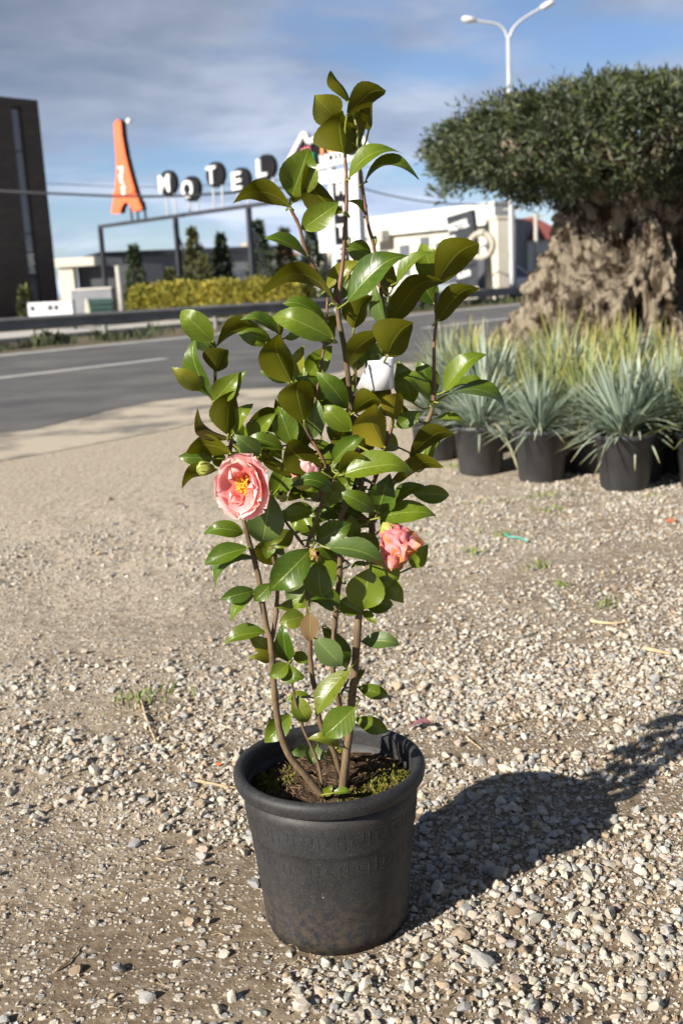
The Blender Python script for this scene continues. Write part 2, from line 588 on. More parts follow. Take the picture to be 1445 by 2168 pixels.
def big_field(items, protos):
    Vs, Ts, base = [], [], 0
    items = np.array(items)
    pick = rng.integers(0, len(protos), len(items))
    for k, (pv, pf) in enumerate(protos):
        it = items[pick == k]
        n = len(it)
        if not n:
            continue
        a, tx, ty = rng.uniform(0, 2 * PI, n), rng.normal(0, 0.3, n), rng.normal(0, 0.3, n)
        sc = it[:, 3:4] * rng.uniform(0.75, 1.3, (n, 3))
        P = pv[None] * sc[:, None, :]
        c, s_ = np.cos(tx)[:, None], np.sin(tx)[:, None]
        y, z = P[:, :, 1] * c - P[:, :, 2] * s_, P[:, :, 1] * s_ + P[:, :, 2] * c
        x = P[:, :, 0]
        c, s_ = np.cos(ty)[:, None], np.sin(ty)[:, None]
        x, z = x * c + z * s_, -x * s_ + z * c
        c, s_ = np.cos(a)[:, None], np.sin(a)[:, None]
        X, Y = x * c - y * s_, x * s_ + y * c
        sink = it[:, 3] * rng.uniform(0.12, 0.5, n)
        Q = np.stack([X + it[:, 0:1], Y + it[:, 1:2], z + (it[:, 2] + sink)[:, None]], 2)
        Vs.append(Q.reshape(-1, 3))
        Ts.append((pf[None] + (np.arange(n) * len(pv))[:, None, None]).reshape(-1, 3) + base)
        base += n * len(pv)
    return np.concatenate(Vs), np.concatenate(Ts)


loose = med[:300]
v1, t1 = big_field(med[300:], HI)
v2, t2 = big_field(small, LO)
gr = link('gravel', np_mesh('gravel', np.concatenate([v1, v2]), np.concatenate([t1, t2 + len(v1)]), False), m_stone, ground)
tag(gr, kind='stuff')
SM = []
for pv, pf in HI:
    SM.append(np_mesh('stone', pv, pf, False))
    SM[-1].materials.append(m_stone1)
for x, y, z, s in loose:
    o = bpy.data.objects.new('stone', random.choice(SM))
    COL.objects.link(o)
    o.parent = ground
    o.location = (x, y, z + s * random.uniform(0.08, 0.35))
    o.scale = [s * random.uniform(0.8, 1.25) for _ in range(3)]
    o.rotation_euler = (random.gauss(0, .25), random.gauss(0, .25), random.uniform(0, 6.28))

# ------------------------------------------------------------------ road, verge, forecourt
m_asph = pm('worn_asphalt', (0.07, 0.07, 0.074), (0.145, 0.142, 0.135), scale=0.7, lo=.3, hi=.7, detail=12, rough=0.9, bump=0.3, bscale=160, spec=0.2, bdist=0.004)
m_dust = pm('dusty_asphalt', (0.17, 0.16, 0.142), (0.42, 0.37, 0.29), scale=1.6, rough=0.95, bump=0.5, bscale=60, spec=0.15, bdist=0.006, lo=.38, hi=.55, detail=10)
m_paint = pm('road_paint', (0.50, 0.49, 0.46), (0.66, 0.65, 0.62), scale=9, rough=0.8)
m_verge = pm('verge_soil', (0.10, 0.085, 0.055), (0.19, 0.16, 0.11), scale=2.0, rough=1.0, bump=0.5, bscale=30, spec=0.1)
m_conc = pm('forecourt_paving', (0.36, 0.34, 0.31), (0.46, 0.44, 0.40), scale=0.6, rough=0.9, bump=0.1, bscale=12)


def strip(name, n0, n1, s0, s1, z, m, parent=None, segs=40):
    mb = MB()
    vs, fs = [], []
    for i in range(segs + 1):
        s = s0 + (s1 - s0) * i / segs
        for n in (n0, n1):
            p = RD * s + RN * n
            vs.append((p.x, p.y, z))
    fs = [(2 * i, 2 * i + 2, 2 * i + 3, 2 * i + 1) for i in range(segs)]
    fs = [f[::-1] if False else f for f in fs]
    mb.add(vs, fs)
    return mb.build(name, m, parent)


def wavy_edge(name, n0, n1, s0, s1, z, m, amp, parent=None, segs=900):
    mb = MB()
    vs = []
    for i in range(segs + 1):
        s = s0 + (s1 - s0) * i / segs
        w = amp * (.6 * noise.noise((s * 0.5, n0, 1)) + 0.45 * noise.noise((s * 2.3, n0, 3)) + 0.25 * noise.noise((s * 7.0, n0, 5)))
        for n in (n0 + w, n1):
            p = RD * s + RN * n
            vs.append((p.x, p.y, z))
    mb.add(vs, [(2 * i, 2 * i + 2, 2 * i + 3, 2 * i + 1) for i in range(segs)])
    return mb.build(name, m, parent)


shoulder = tag(wavy_edge('road_shoulder', 6.55, 9.2, -60, 300, 0.004, m_dust, 0.16), 'dusty pale edge of the asphalt beside the yard', kind='structure')
road = tag(wavy_edge('road', 8.25, 19.75, -60, 300, 0.009, m_asph, 1.0), 'grey asphalt road with painted lines', kind='structure')
strip('edge_line', 18.95, 19.25, -60, 300, 0.013, m_paint, road)
for k in range(-3, 10):
    strip('lane_dash', 13.50, 13.68, 8.0 + k * 12.5, 12.6 + k * 12.5, 0.013, m_paint, road, 2)
verge = tag(wavy_edge('verge', 19.75, 24.5, -60, 300, 0.004, m_verge, 0.2), 'dark weedy strip between road and forecourt', kind='structure')
fore = tag(strip('forecourt', 24.3, 140, -90, 200, 0.008, m_conc), 'pale paved forecourt beyond the guardrail', kind='structure')
# low concrete kerb behind the verge
mk = MB()
for s in range(-40, 90, 4):
    a, c = RD * s + RN * 24.2, RD * (s + 3.98) + RN * 24.2
    q = RN * 0.25
    mk.add([a, c, c + q, a + q, a + Vector((0, 0, .14)), c + Vector((0, 0, .14)), c + q + Vector((0, 0, .14)), a + q + Vector((0, 0, .14))],
           [(0, 3, 2, 1), (4, 5, 6, 7), (0, 1, 5, 4), (1, 2, 6, 5), (2, 3, 7, 6), (3, 0, 4, 7)])
tag(mk.build('kerb', m_conc), 'pale concrete kerb at the back of the verge', kind='structure')

# weeds on the verge
m_weed = pm('verge_weeds', (0.018, 0.03, 0.010), (0.05, 0.062, 0.02), scale=2.0, rough=0.8, island=0.4)


def blades(items, wid, lean=0.5, seed=1, taper=True):
    """leaf blades: (x,y,z,height) -> one triangle mesh"""
    r = np.random.default_rng(seed)
    it = np.array(items)
    n = len(it)
    a = r.uniform(0, 2 * PI, n)
    w = it[:, 3] * wid * r.uniform(.6, 1.4, n)
    ln = it[:, 3] * r.uniform(0, lean, n)
    b = r.uniform(0, 2 * PI, n)
    P0 = it[:, :3] + np.stack([np.cos(a) * w, np.sin(a) * w, a * 0], 1)
    P1 = it[:, :3] - np.stack([np.cos(a) * w, np.sin(a) * w, a * 0], 1)
    M0 = it[:, :3] + np.stack([np.cos(b) * ln * .4, np.sin(b) * ln * .4, it[:, 3] * .6], 1)
    T_ = it[:, :3] + np.stack([np.cos(b) * ln, np.sin(b) * ln, it[:, 3] * r.uniform(.8, 1, n)], 1)
    d = np.stack([np.cos(a) * w, np.sin(a) * w, a * 0], 1)
    V = np.stack([P0, P1, M0 + d * 1.2, M0 - d * 1.2, T_], 1).reshape(-1, 3)
    F = np.array([[0, 1, 3], [0, 3, 2], [2, 3, 4]])
    return V, (F[None] + (np.arange(n) * 5)[:, None, None]).reshape(-1, 3)


wi = []
for k in range(420):
    s, n = random.uniform(-12, 62), random.gauss(21.6, 0.75)
    c = RD * s + RN * min(23.9, max(19.95, n))
    if noise.noise((s * 0.35, n * 0.5, 8)) < -0.12:
        continue
    hgt = random.uniform(0.06, 0.50) * (.5 + noise.noise((s * .6, 3, 1)) ** 2 * 3)
    for j in range(26):
        wi.append((c.x + random.gauss(0, .22), c.y + random.gauss(0, .22), 0.0, hgt * random.uniform(.4, 1.1)))
V, T = blades(wi, 0.12, 0.9, 3)
tag(link('weeds', np_mesh('weeds', V, T, False), m_weed), 'dark green weeds growing under the guardrail', 'weeds', kind='stuff')

# ------------------------------------------------------------------ guardrail
m_galv = pm('dull_galvanised_steel', (0.15, 0.145, 0.14), (0.22, 0.215, 0.205), scale=1.5, rough=0.6, metal=0.15, bump=0.1, bscale=40)
rail_prof = [(0.0, .0), (.03, .02), (.08, .05), (.08, .10), (.02, .14), (.02, .18), (.08, .22), (.08, .27), (.03, .30), (0.0, .32)]
gz = empty('guardrail', RD * 10 + RN * 21.5)
tag(gz, 'long dull grey metal guardrail on posts along the far road edge', 'guardrail')
for k in range(-8, 22):
    s = k * 4.0 - 10
    zt = 0.78 - 0.0055 * (s + 5)

    def rp(s_, off, z):
        p = RD * s_ - RN * off
        return (p.x, p.y, z)
    mb = MB()
    pr = [(o, zt - .33 + h) for o, h in rail_prof]
    pb = [(o - .012, z) for o, z in pr]
    ring = pr + pb[::-1]
    nn = len(ring)
    vs = [rp(s, o, z) for o, z in ring] + [rp(s + 4.0 - .01, o, z - 0.022) for o, z in ring]
    mb.add(vs, [(i, (i + 1) % nn, (i + 1) % nn + nn, i + nn) for i in range(nn)])
    mb.build('rail', m_galv, gz)
    mb = MB()
    c = RD * (s + 2) + RN * 0.06
    mb.tube([(c.x, c.y, -0.05), (c.x, c.y, zt - .06)], 0.07, 6)
    mb.build('post', m_galv, gz)

# ------------------------------------------------------------------ the potted camellia
m_pot, nt, b = newmat('black_pot_plastic')
tcp = nd(nt, 'ShaderNodeTexCoord')
n1 = nd(nt, 'ShaderNodeTexNoise', i_Scale=420.0, i_Detail=3.0, i_Roughness=0.6)
n2 = nd(nt, 'ShaderNodeTexNoise', i_Scale=16.0, i_Detail=6.0, i_Roughness=0.65)
n3 = nd(nt, 'ShaderNodeTexNoise', i_Scale=70.0, i_Detail=4.0, i_Roughness=0.6)
for n in (n1, n2, n3):
    lk(nt, tcp.outputs['Object'], n.inputs['Vector'])
sz = nd(nt, 'ShaderNodeSeparateXYZ')
lk(nt, tcp.outputs['Object'], sz.inputs[0])
low = ramp(nt, sz.outputs[2], [(0.0, 1.0), (0.05, 0.75), (0.13, 0.18), (0.24, 0.05), (0.262, 0.35), (0.29, 0.12)])
c = ramp(nt, n2.outputs[0], [(0.3, (0.013, 0.0135, 0.015)), (0.7, (0.023, 0.0235, 0.026))])
c = mixc(nt, mth(nt, 'MULTIPLY', ramp(nt, n1.outputs[0], [(0.50, 0.0), (0.68, 1.0)]), 0.5), c, (0.075, 0.074, 0.072))
dirt = mth(nt, 'MULTIPLY', low, ramp(nt, n3.outputs[0], [(0.42, 0.0), (0.62, 0.9)]))
c = mixc(nt, mth(nt, 'MULTIPLY', dirt, 0.7), c, (0.085, 0.063, 0.038))
b.inputs['Specular IOR Level'].default_value = 0.35
n4 = nd(nt, 'ShaderNodeTexNoise', i_Scale=30.0, i_Detail=5.0, i_Roughness=0.75)
lk(nt, tcp.outputs['Object'], n4.inputs['Vector'])
c = mixc(nt, ramp(nt, n4.outputs[0], [(0.715, 0.0), (0.735, 0.8)]), c, (0.5, 0.48, 0.43))
lk(nt, c, b.inputs['Base Color'])
lk(nt, ramp(nt, n2.outputs[0], [(0.3, 0.5), (0.7, 0.66)]), b.inputs['Roughness'])
bp = nd(nt, 'ShaderNodeBump', i_Strength=0.25, i_Distance=0.001)
lk(nt, n1.outputs[0], bp.inputs['Height'])
lk(nt, bp.outputs[0], b.inputs['Normal'])

plant = empty('potted_camellia', POT)
tag(plant, 'tall flowering camellia shrub in a black plastic pot on the gravel', 'potted plant')


def pot_r(z):                                           # outer wall radius
    r = 0.1285 + (0.1545 - 0.1285) * (z / 0.275)
    if z > 0.196:
        r += 0.0022
    return r


mb = MB()
prof = [(0.0, 0.004), (0.118, 0.004), (0.120, 0.0), (0.1245, 0.0), (0.1255, 0.012), (pot_r(0.02), 0.016)]
prof += [(pot_r(z), z) for z in (0.03, 0.08, 0.13, 0.18, 0.1935)] + [(pot_r(.1985), 0.1972), (pot_r(0.2), 0.2005), (pot_r(0.25), 0.25), (pot_r(0.272), 0.272)]
prof += [(0.1505, 0.272), (0.145, 0.225), (0.13, 0.1), (0.0, 0.1)]
mb.lathe(prof, 96)
pot = mb.build('pot', m_pot, plant, smooth=True)
mb = MB()
rim = []
for k in range(15):                                     # rolled lip with a hanging skirt
    a = PI * (1.02 - 1.08 * k / 14)
    rim.append((0.1595 + 0.0105 * math.cos(a), 0.2925 + 0.0115 * math.sin(a)))
rim = [(0.1485, 0.268), (0.1488, 0.285)] + rim + [(0.1675, 0.279), (0.1658, 0.2765), (0.1600, 0.2768), (0.1556, 0.2700)]
mb.lathe(rim, 96)
mb.build('rim', m_pot, pot, smooth=True)


def meander(nrep, z0, z1, flip, gap):
    """Greek-key ridges standing proud of the wall"""
    mb = MB()
    h = z1 - z0
    cell = [(0, 0), (0, 1), (.78, 1), (.78, .28), (.34, .28), (.34, .64), (.52, .64)] if not flip else [(0, 1), (0, 0), (.78, 0), (.78, .72), (.34, .72), (.34, .36), (.52, .36)]
    t = 0.0013

    def wall(a, z, d):
        r = pot_r(z) + d
        return (r * math.cos(a), r * math.sin(a), z)
    for i in range(nrep):
        a0 = 2 * PI * i / nrep
        if gap and gap[0] < (a0 % (2 * PI)) < gap[1]:
            continue
        w = 2 * PI / nrep
        pts = [(a0 - 0.0 + w * x * 0.95, z0 + h * y) for x, y in cell]
        for (aa, za), (ab, zb) in zip(pts, pts[1:]):
            da = t / 0.15
            A0, A1 = min(aa, ab) - da, max(aa, ab) + da
            Z0, Z1 = min(za, zb) - t, max(za, zb) + t
            steps = 3 if A1 - A0 > 0.05 else 1
            for q in range(steps):
                b0, b1 = A0 + (A1 - A0) * q / steps, A0 + (A1 - A0) * (q + 1) / steps
                v = [wall(b0, Z0, -.001), wall(b1, Z0, -.001), wall(b1, Z1, -.001), wall(b0, Z1, -.001),
                     wall(b0 + (da * .4 if q == 0 else 0), Z0 + t * .5, .0005), wall(b1 - (da * .4 if q == steps - 1 else 0), Z0 + t * .5, .0005),
                     wall(b1 - (da * .4 if q == steps - 1 else 0), Z1 - t * .5, .0005), wall(b0 + (da * .4 if q == 0 else 0), Z1 - t * .5, .0005)]
                mb.add(v, [(4, 5, 6, 7), (0, 1, 5, 4), (1, 2, 6, 5), (2, 3, 7, 6), (3, 0, 4, 7)])
    return mb


meander(22, 0.214, 0.240, False, None).build('key_pattern', m_pot, pot)
meander(18, 0.158, 0.186, True, None).build('key_pattern', m_pot, pot)

# soil and litter
m_soil = pm('potting_soil', (0.028, 0.018, 0.011), (0.085, 0.056, 0.034), scale=45, rough=1.0, bump=1.0, bscale=110, spec=0.1, bdist=0.006)
m_moss = pm('moss', (0.07, 0.085, 0.015), (0.16, 0.14, 0.03), scale=60, rough=1.0, island=0.35, spec=0.1)
m_root = pm('dry_roots', (0.10, 0.06, 0.035), (0.21, 0.14, 0.085), scale=30, rough=0.9, island=0.45, spec=0.2)
SOILZ = 0.250
vs, fs, nr, na_ = [(0, 0, SOILZ + .012)], [], 26, 72
for i in range(1, nr + 1):
    for k in range(na_):
        r, a = 0.1478 * i / nr, 2 * PI * k / na_
        x, y = r * math.cos(a), r * math.sin(a)
        z = SOILZ + 0.014 * (1 - (i / nr) ** 2) + 0.011 * noise.noise((x * 28, y * 28, 3)) + 0.006 * noise.noise((x * 90, y * 90, 1)) + 0.01 * sstep(.02, .12, x)
        vs.append((x, y, z))
fs = [(0, 1 + k, 1 + (k + 1) % na_) for k in range(na_)]
for i in range(nr - 1):
    for k in range(na_):
        a, c = 1 + i * na_ + k, 1 + i * na_ + (k + 1) % na_
        fs.append((a, a + na_, c + na_, c))
mb = MB()
mb.add(vs, fs)
soil = mb.build('soil', m_soil, plant, smooth=True)


def soil_z(x, y):
    r = math.hypot(x, y) / 0.1478
    return SOILZ + 0.014 * (1 - r * r) + 0.011 * noise.noise((x * 28, y * 28, 3)) + 0.006 * noise.noise((x * 90, y * 90, 1)) + 0.01 * sstep(.02, .12, x)


mb = MB()
for k in range(520):
    r, a = 0.14 * math.sqrt(random.random()), random.uniform(0, 2 * PI)
    x, y = r * math.cos(a), r * math.sin(a)
    l, d = random.uniform(.006, .022), random.uniform(0, 2 * PI)
    z = soil_z(x, y)
    p = [(x, y, z + .0005), (x + l * .5 * math.cos(d), y + l * .5 * math.sin(d), z + random.uniform(.001, .007)), (x + l * math.cos(d + .5), y + l * math.sin(d + .5), z + .001)]
    mb.tube(p, random.uniform(.0003, .0009), 3, False)
tag(mb.build('root_litter', m_root, plant), kind='stuff')
wi = []
for k in range(2600):
    cx, cy, s = random.choice([(.095, -.035, .028), (.075, -.065, .024), (.115, .005, .018), (.105, -.02, .02), (-.1, .03, .018), (-.11, .0, .012), (.05, -.085, .02)])
    x, y = random.gauss(cx, s), random.gauss(cy, s)
    if math.hypot(x, y) < .142:
        wi.append((x, y, soil_z(x, y) - .001, random.uniform(.003, .009)))
V, T = blades(wi, 0.22, 0.8, 5)
tag(link('moss', np_mesh('moss', V, T, False), m_moss, plant), kind='stuff')

# stems
m_bark = pm('camellia_bark', (0.075, 0.047, 0.022), (0.165, 0.112, 0.058), scale=60, rough=0.8, bump=0.6, bscale=170, stretch=(1, 1, .3), bdist=0.002)
m_twig = pm('reddish_twig', (0.10, 0.045, 0.025), (0.17, 0.082, 0.042), scale=40, rough=0.5, bump=0.2, bscale=150, bdist=0.001)
PXM = 0.00083


def pl(px, py, dcm):
    return at(px, py, POT.y + dcm / 100.0)


LEAVES = [
 (728,326,717,245,83,'d',-2,'g',3),(714,256,666,202,64,'u',1,'y',5),(738,218,692,163,21,'d',2,'g',-12),(734,245,806,182,43,'d',-1,'g',8),(780,276,774,208,33,'d',4,'g',5),
 (753,314,765,233,41,'d',1,'g',8),(737,380,846,316,29,'u',-2,'g',20),(773,386,882,363,24,'u',-1,'g',28),(616,419,651,318,74,'u',-2,'y',4),(616,442,499,413,39,'d',-4,'g',22),
 (728,452,637,365,47,'d',-4,'g',12),(638,485,716,429,47,'u',-2,'g',12),(618,429,647,396,21,'d',1,'g',5),(771,460,738,423,15,'u',2,'g',22),(649,543,563,499,24,'u',-3,'g',8),
 (707,644,564,595,33,'d',-4,'g',28),(691,611,752,551,36,'u',2,'y',6),(705,638,764,578,33,'u',1,'g',6),(732,642,850,528,52,'u',-6,'g',6),(786,539,732,522,41,'u',4,'g',8),
 (831,609,823,566,31,'d',5,'g',5),(839,599,913,530,24,'u',2,'g',10),(922,601,892,516,52,'u',4,'g',5),(924,601,994,513,66,'d',-1,'g',10),(918,642,887,586,47,'u',3,'g',5),
 (821,630,805,572,21,'d',3,'g',5),(452,724,384,659,49,'u',-6,'g',8),(451,745,405,696,36,'u',-4,'p',5),(448,842,401,724,39,'u',-5,'g',8),(458,732,543,677,29,'d',-5,'g',8),
 (458,788,476,739,54,'d',-7,'g',4),(428,824,366,780,36,'u',-6,'y',8),(452,850,501,794,45,'u',-6,'g',8),(503,836,518,784,17,'u',-3,'g',5),(483,922,490,824,54,'d',-8,'g',5),
 (491,921,523,857,30,'u',-5,'g',6),(484,930,407,887,24,'d',-6,'b2',8),(489,961,402,945,37,'d',-8,'g',18),(452,971,378,967,32,'u',-5,'g',8),(485,989,456,955,28,'d',-4,'g',5),
 (465,995,383,1018,25,'d',-8,'g',12),(552,964,498,922,39,'u',-7,'p',8),(519,928,545,887,22,'u',-3,'g',6),(540,925,576,878,30,'u',-4,'g',6),(601,951,529,924,32,'u',-5,'g',8),
 (619,811,574,713,67,'d',-7,'g',4),(624,801,639,732,29,'u',-4,'y',5),(606,809,556,784,24,'u',-3,'g',8),(644,893,626,808,70,'d',-8,'g',3),(589,707,520,666,24,'u',-4,'g',8),
 (706,718,584,663,54,'u',-6,'g',9),(691,680,606,634,29,'u',-3,'g',10),(687,732,711,670,45,'d',-2,'g',5),(593,714,599,682,13,'d',-2,'g',5),(603,716,639,708,16,'u',-1,'g',8),
 (559,726,541,725,9,'u',-1,'g',8),(619,945,589,863,49,'u',-5,'g',5),(638,930,615,878,30,'u',-3,'p',5),(660,930,673,849,41,'u',-4,'p',6),(689,825,627,801,34,'u',-2,'g',10),
 (685,1001,604,943,62,'d',-9,'g',6),(577,1055,615,982,49,'u',-3,'g',5),(633,1004,553,955,25,'d',-5,'g',10),(704,1043,626,1016,30,'u',-9,'g',25),(689,1022,657,1001,25,'u',-4,'g',5),
 (690,1033,710,980,20,'u',-5,'p',5),(691,1050,647,1034,39,'u',-2,'g',5),(687,1072,721,1011,33,'u',-5,'g',6),(663,1084,590,1097,30,'u',-6,'g',8),(748,697,774,625,53,'d',-2,'g',5),
 (816,693,792,602,30,'u',0,'p',5),(824,688,911,578,51,'d',-3,'g',8),(826,696,860,648,27,'u',3,'g',5),(809,702,732,767,41,'d',-5,'g',12),(819,754,865,682,78,'d',-7,'g',12),
 (926,679,997,600,45,'d',-2,'g',8),(736,865,673,789,43,'u',-4,'g',10),(675,865,714,836,33,'u',-1,'g',5),(744,912,684,861,43,'u',-5,'g',8),(748,875,802,839,43,'d',-6,'g',14),
 (814,949,775,859,68,'d',-9,'y2',4),(832,888,838,832,45,'d',-6,'y2',4),(873,852,844,769,49,'u',1,'g',5),(918,837,888,768,49,'u',4,'g',5),(911,855,852,783,29,'u',-1,'g',8),
 (939,830,1013,743,40,'u',-1,'g',6),(946,830,1031,812,19,'u',3,'g',12),(923,852,1085,871,24,'u',-2,'g',24),(838,903,888,873,33,'u',-1,'g',8),(911,890,985,896,15,'u',3,'g',12),
 (867,970,951,905,41,'d',-4,'g',12),(870,976,896,952,30,'u',2,'g',5),(724,1006,869,984,49,'u',-10,'g',9),(838,1022,921,971,32,'d',-5,'g',10),(831,1066,895,1025,29,'u',-2,'g',15),
 (799,1097,924,1087,43,'u',-5,'g',9),(797,1088,822,1010,59,'u',-4,'g',5),(794,1082,725,1044,37,'u',-7,'g',10),(693,1062,747,1010,40,'u',-6,'g',6),(715,1002,768,963,30,'d',-11,'g',14),
 (705,979,768,920,37,'u',-7,'g',8),(736,948,721,914,40,'d',-4,'g',5),(767,976,794,955,18,'u',0,'g',5),(573,1047,554,1154,72,'u',-7,'p',6),(516,1128,432,1124,34,'u',-5,'g',20),
 (525,1160,432,1193,40,'u',-6,'g',10),(543,1182,446,1233,27,'u',-4,'g',22),(572,1139,565,1179,31,'u',-3,'g',5),(622,1128,572,1154,38,'u',-3,'y',6),(658,1163,570,1251,63,'u',-11,'g',8),
 (637,1200,588,1251,32,'u',-8,'g',5),(574,1236,538,1273,33,'u',-6,'g',6),(539,1250,468,1268,33,'u',-6,'g',12),(541,1259,488,1312,23,'u',-5,'g',18),(640,1221,609,1266,40,'u',-5,'p',6),
 (647,1239,624,1294,23,'u',-4,'g',6),(672,1189,679,1266,65,'u',-9,'g',6),(696,1161,820,1198,41,'u',-10,'p',14),(802,1165,754,1132,40,'u',-3,'g',6),(780,1204,766,1294,76,'u',-6,'g',5),
 (719,1272,766,1298,40,'u',-3,'g',5),(768,1294,795,1319,19,'u',-2,'g',6),(791,1181,838,1240,56,'u',-2,'g',8),(801,1211,853,1276,40,'u',-1,'g',10),(719,1283,685,1246,29,'u',-4,'g',6),
 (708,1294,660,1265,19,'u',-6,'g',8),(644,1304,592,1317,40,'u',-5,'y',10),(622,1280,588,1286,23,'u',-3,'g',8),(656,1296,654,1359,37,'u',-7,'b',5),(565,1340,473,1360,33,'u',-5,'y',12),
 (593,1391,534,1351,37,'u',-3,'y',6),(572,1402,528,1391,19,'u',-4,'y',6),(609,1402,597,1324,40,'u',-4,'g',5),(611,1405,572,1434,33,'u',-6,'g',6),(621,1384,658,1402,26,'u',-2,'g',6),
 (667,1352,724,1410,52,'u',-7,'p',5),(682,1329,741,1413,40,'u',-2,'g',6),(764,1358,842,1359,35,'u',0,'p',5),(589,1423,640,1434,37,'u',-5,'g',8),(758,1445,766,1413,26,'d',2,'g',5),
 (757,1455,822,1473,33,'u',2,'g',10),(741,1416,667,1510,44,'u',-7,'y',7),(752,1498,684,1560,58,'u',-9,'g',6),(751,1521,822,1549,37,'u',1,'g',12),(620,1470,651,1530,40,'u',-4,'y',6),
 (660,1477,605,1482,17,'u',-1,'g',18),(615,1513,560,1572,47,'u',-2,'g',8),(719,1581,655,1561,29,'u',-5,'y',20),(673,1578,657,1618,40,'u',-3,'p',6),(654,1585,619,1596,26,'u',-1,'p',6),
 (686,1596,726,1588,19,'u',0,'y',6),(686,1683,701,1666,19,'u',-8,'y',6),(704,1679,743,1675,15,'u',-9,'g',8),(655,1124,617,1110,22,'u',-1,'g',6),(601,1171,569,1160,19,'u',-2,'g',6),
 (780,1196,745,1196,12,'u',0,'g',8),(746,1139,742,1094,38,'u',-2,'g',5),(669,1147,741,1109,51,'u',-7,'g',9),
]
STEMS = [
 ([(682,1685),(650,1646),(614,1603),(596,1560),(585,1506),(578,1434),(573,1362),(564,1326),(555,1272),(546,1221),(535,1171),(523,1132),(515,1097),(498,1061),(487,968),(490,932)],-7,-4,8,4,'bark'),
 ([(490,932),(477,895),(453,850),(429,824)],-4,-5,4,2.2,'bark'),
 ([(453,850),(456,789),(455,737),(452,722)],-5,-5,3.5,2.2,'bark'),
 ([(575,1355),(584,1301),(587,1243),(578,1175),(571,1139)],-5,-4,5,3,'bark'),
 ([(724,1655),(708,1596),(679,1534),(668,1470),(657,1398),(655,1344),(652,1297),(650,1243),(650,1157),(668,1103),(686,1049),(712,1009),(724,1004)],-3,-8,6.5,2.5,'bark'),
 ([(718,1689),(726,1660),(737,1560),(749,1434),(756,1344),(760,1301),(780,1207),(787,1121),(787,1103),(793,1097),(831,1024),(866,976),(898,909),(916,861)],-5,1,9.5,4.5,'bark'),
 ([(916,861),(919,823),(918,743),(922,680),(922,619)],1,1,4,3,'red'),
 ([(730,1560),(713,1470),(704,1416),(708,1326),(713,1272),(719,1207),(722,1092),(764,1027),(759,960),(748,912),(742,864),(736,791),(726,727),(716,664),(714,637)],-3,-2,6,5,'bark'),
 ([(714,637),(720,606),(728,528),(734,411),(730,326)],-2,-1,5,3,'red'),
 ([(714,642),(682,597),(651,539),(633,481),(614,438)],-2,-3,4,3,'red'),
 ([(756,311),(763,365),(778,469),(792,528),(802,593),(809,640),(817,692),(823,823),(831,887),(817,944),(793,1014),(771,1078)],1,0,3,4.5,'red'),
 ([(693,630),(688,721),(677,791),(667,848),(650,912),(666,942),(690,995),(672,1061)],-2,-5,2.5,3,'red'),
 ([(749,708),(752,791),(750,871)],-1,-2,2.5,3,'red'),
 ([(682,1667),(672,1614),(636,1527),(620,1459),(611,1408),(607,1380)],-6,-4,3.5,2,'bark'),
 ([(730,1581),(719,1488),(737,1437)],-2,-1,3.5,2,'bark'),
 ([(650,1171),(636,1146),(600,1099),(575,1052)],-6,-5,3.5,2,'bark'),
 ([(787,1100),(762,1097),(740,1101)],0,-2,3,2,'red'),
 ([(587,703),(597,726),(611,784),(616,813)],-4,-4,2,2.5,'bark'),
 ([(637,811),(645,897),(661,932)],-6,-4,2.5,3.5,'bark'),
 ([(616,813),(619,863),(624,942)],-4,-4,2.5,3.5,'bark'),
]

STEM_PTS = []
for pts, d0, d1, r0, r1, mk_ in STEMS:
    n = len(pts)
    P = [pl(x, y, d0 + (d1 - d0) * i / (n - 1)) for i, (x, y) in enumerate(pts)]
    C = catmull(P, 6)
    R_ = [(r0 + (r1 - r0) * i / (len(C) - 1)) * PXM * (1 + 0.09 * noise.noise(c * 60) + (0.22 if i % 13 == 7 and r0 < 6 else 0)) for i, c in enumerate(C)]
    C = [c + Vector((noise.noise(c * 40), noise.noise(c * 40 + Vector((9, 0, 0))), 0)) * 0.0012 for c in C]
    STEM_PTS += C
    mb = MB()
    mb.tube([c - POT for c in C], R_, 10)
    mb.build('stem', m_bark if mk_ == 'bark' else m_twig, plant, smooth=True)
SP = np.array([p[:] for p in STEM_PTS])

# leaves
LM = {'g': leaf_mat('leaf_green', (0.040, 0.084, 0.006), (0.120, 0.168, 0.011), (0.062, 0.063, 0.002), spots=0.3),
      'y': leaf_mat('leaf_yellow_green', (0.085, 0.13, 0.010), (0.17, 0.175, 0.014), (0.085, 0.085, 0.010), spots=0.55),
      'y2': leaf_mat('leaf_yellowed', (0.10, 0.13, 0.012), (0.17, 0.175, 0.016), (0.16, 0.135, 0.009)),
      'p': leaf_mat('leaf_dusty', (0.06, 0.105, 0.02), (0.10, 0.145, 0.04), (0.08, 0.085, 0.02), rough=0.42),
      'b': leaf_mat('leaf_dead_brown', (0.13, 0.065, 0.03), (0.19, 0.12, 0.05), (0.12, 0.07, 0.03), rough=0.7),
      'b2': leaf_mat('leaf_bronze', (0.07, 0.06, 0.015), (0.09, 0.07, 0.02), (0.065, 0.045, 0.012))}
m_pet = pm('leaf_stalk', (0.14, 0.18, 0.02), (0.20, 0.21, 0.03), scale=30, rough=0.5)


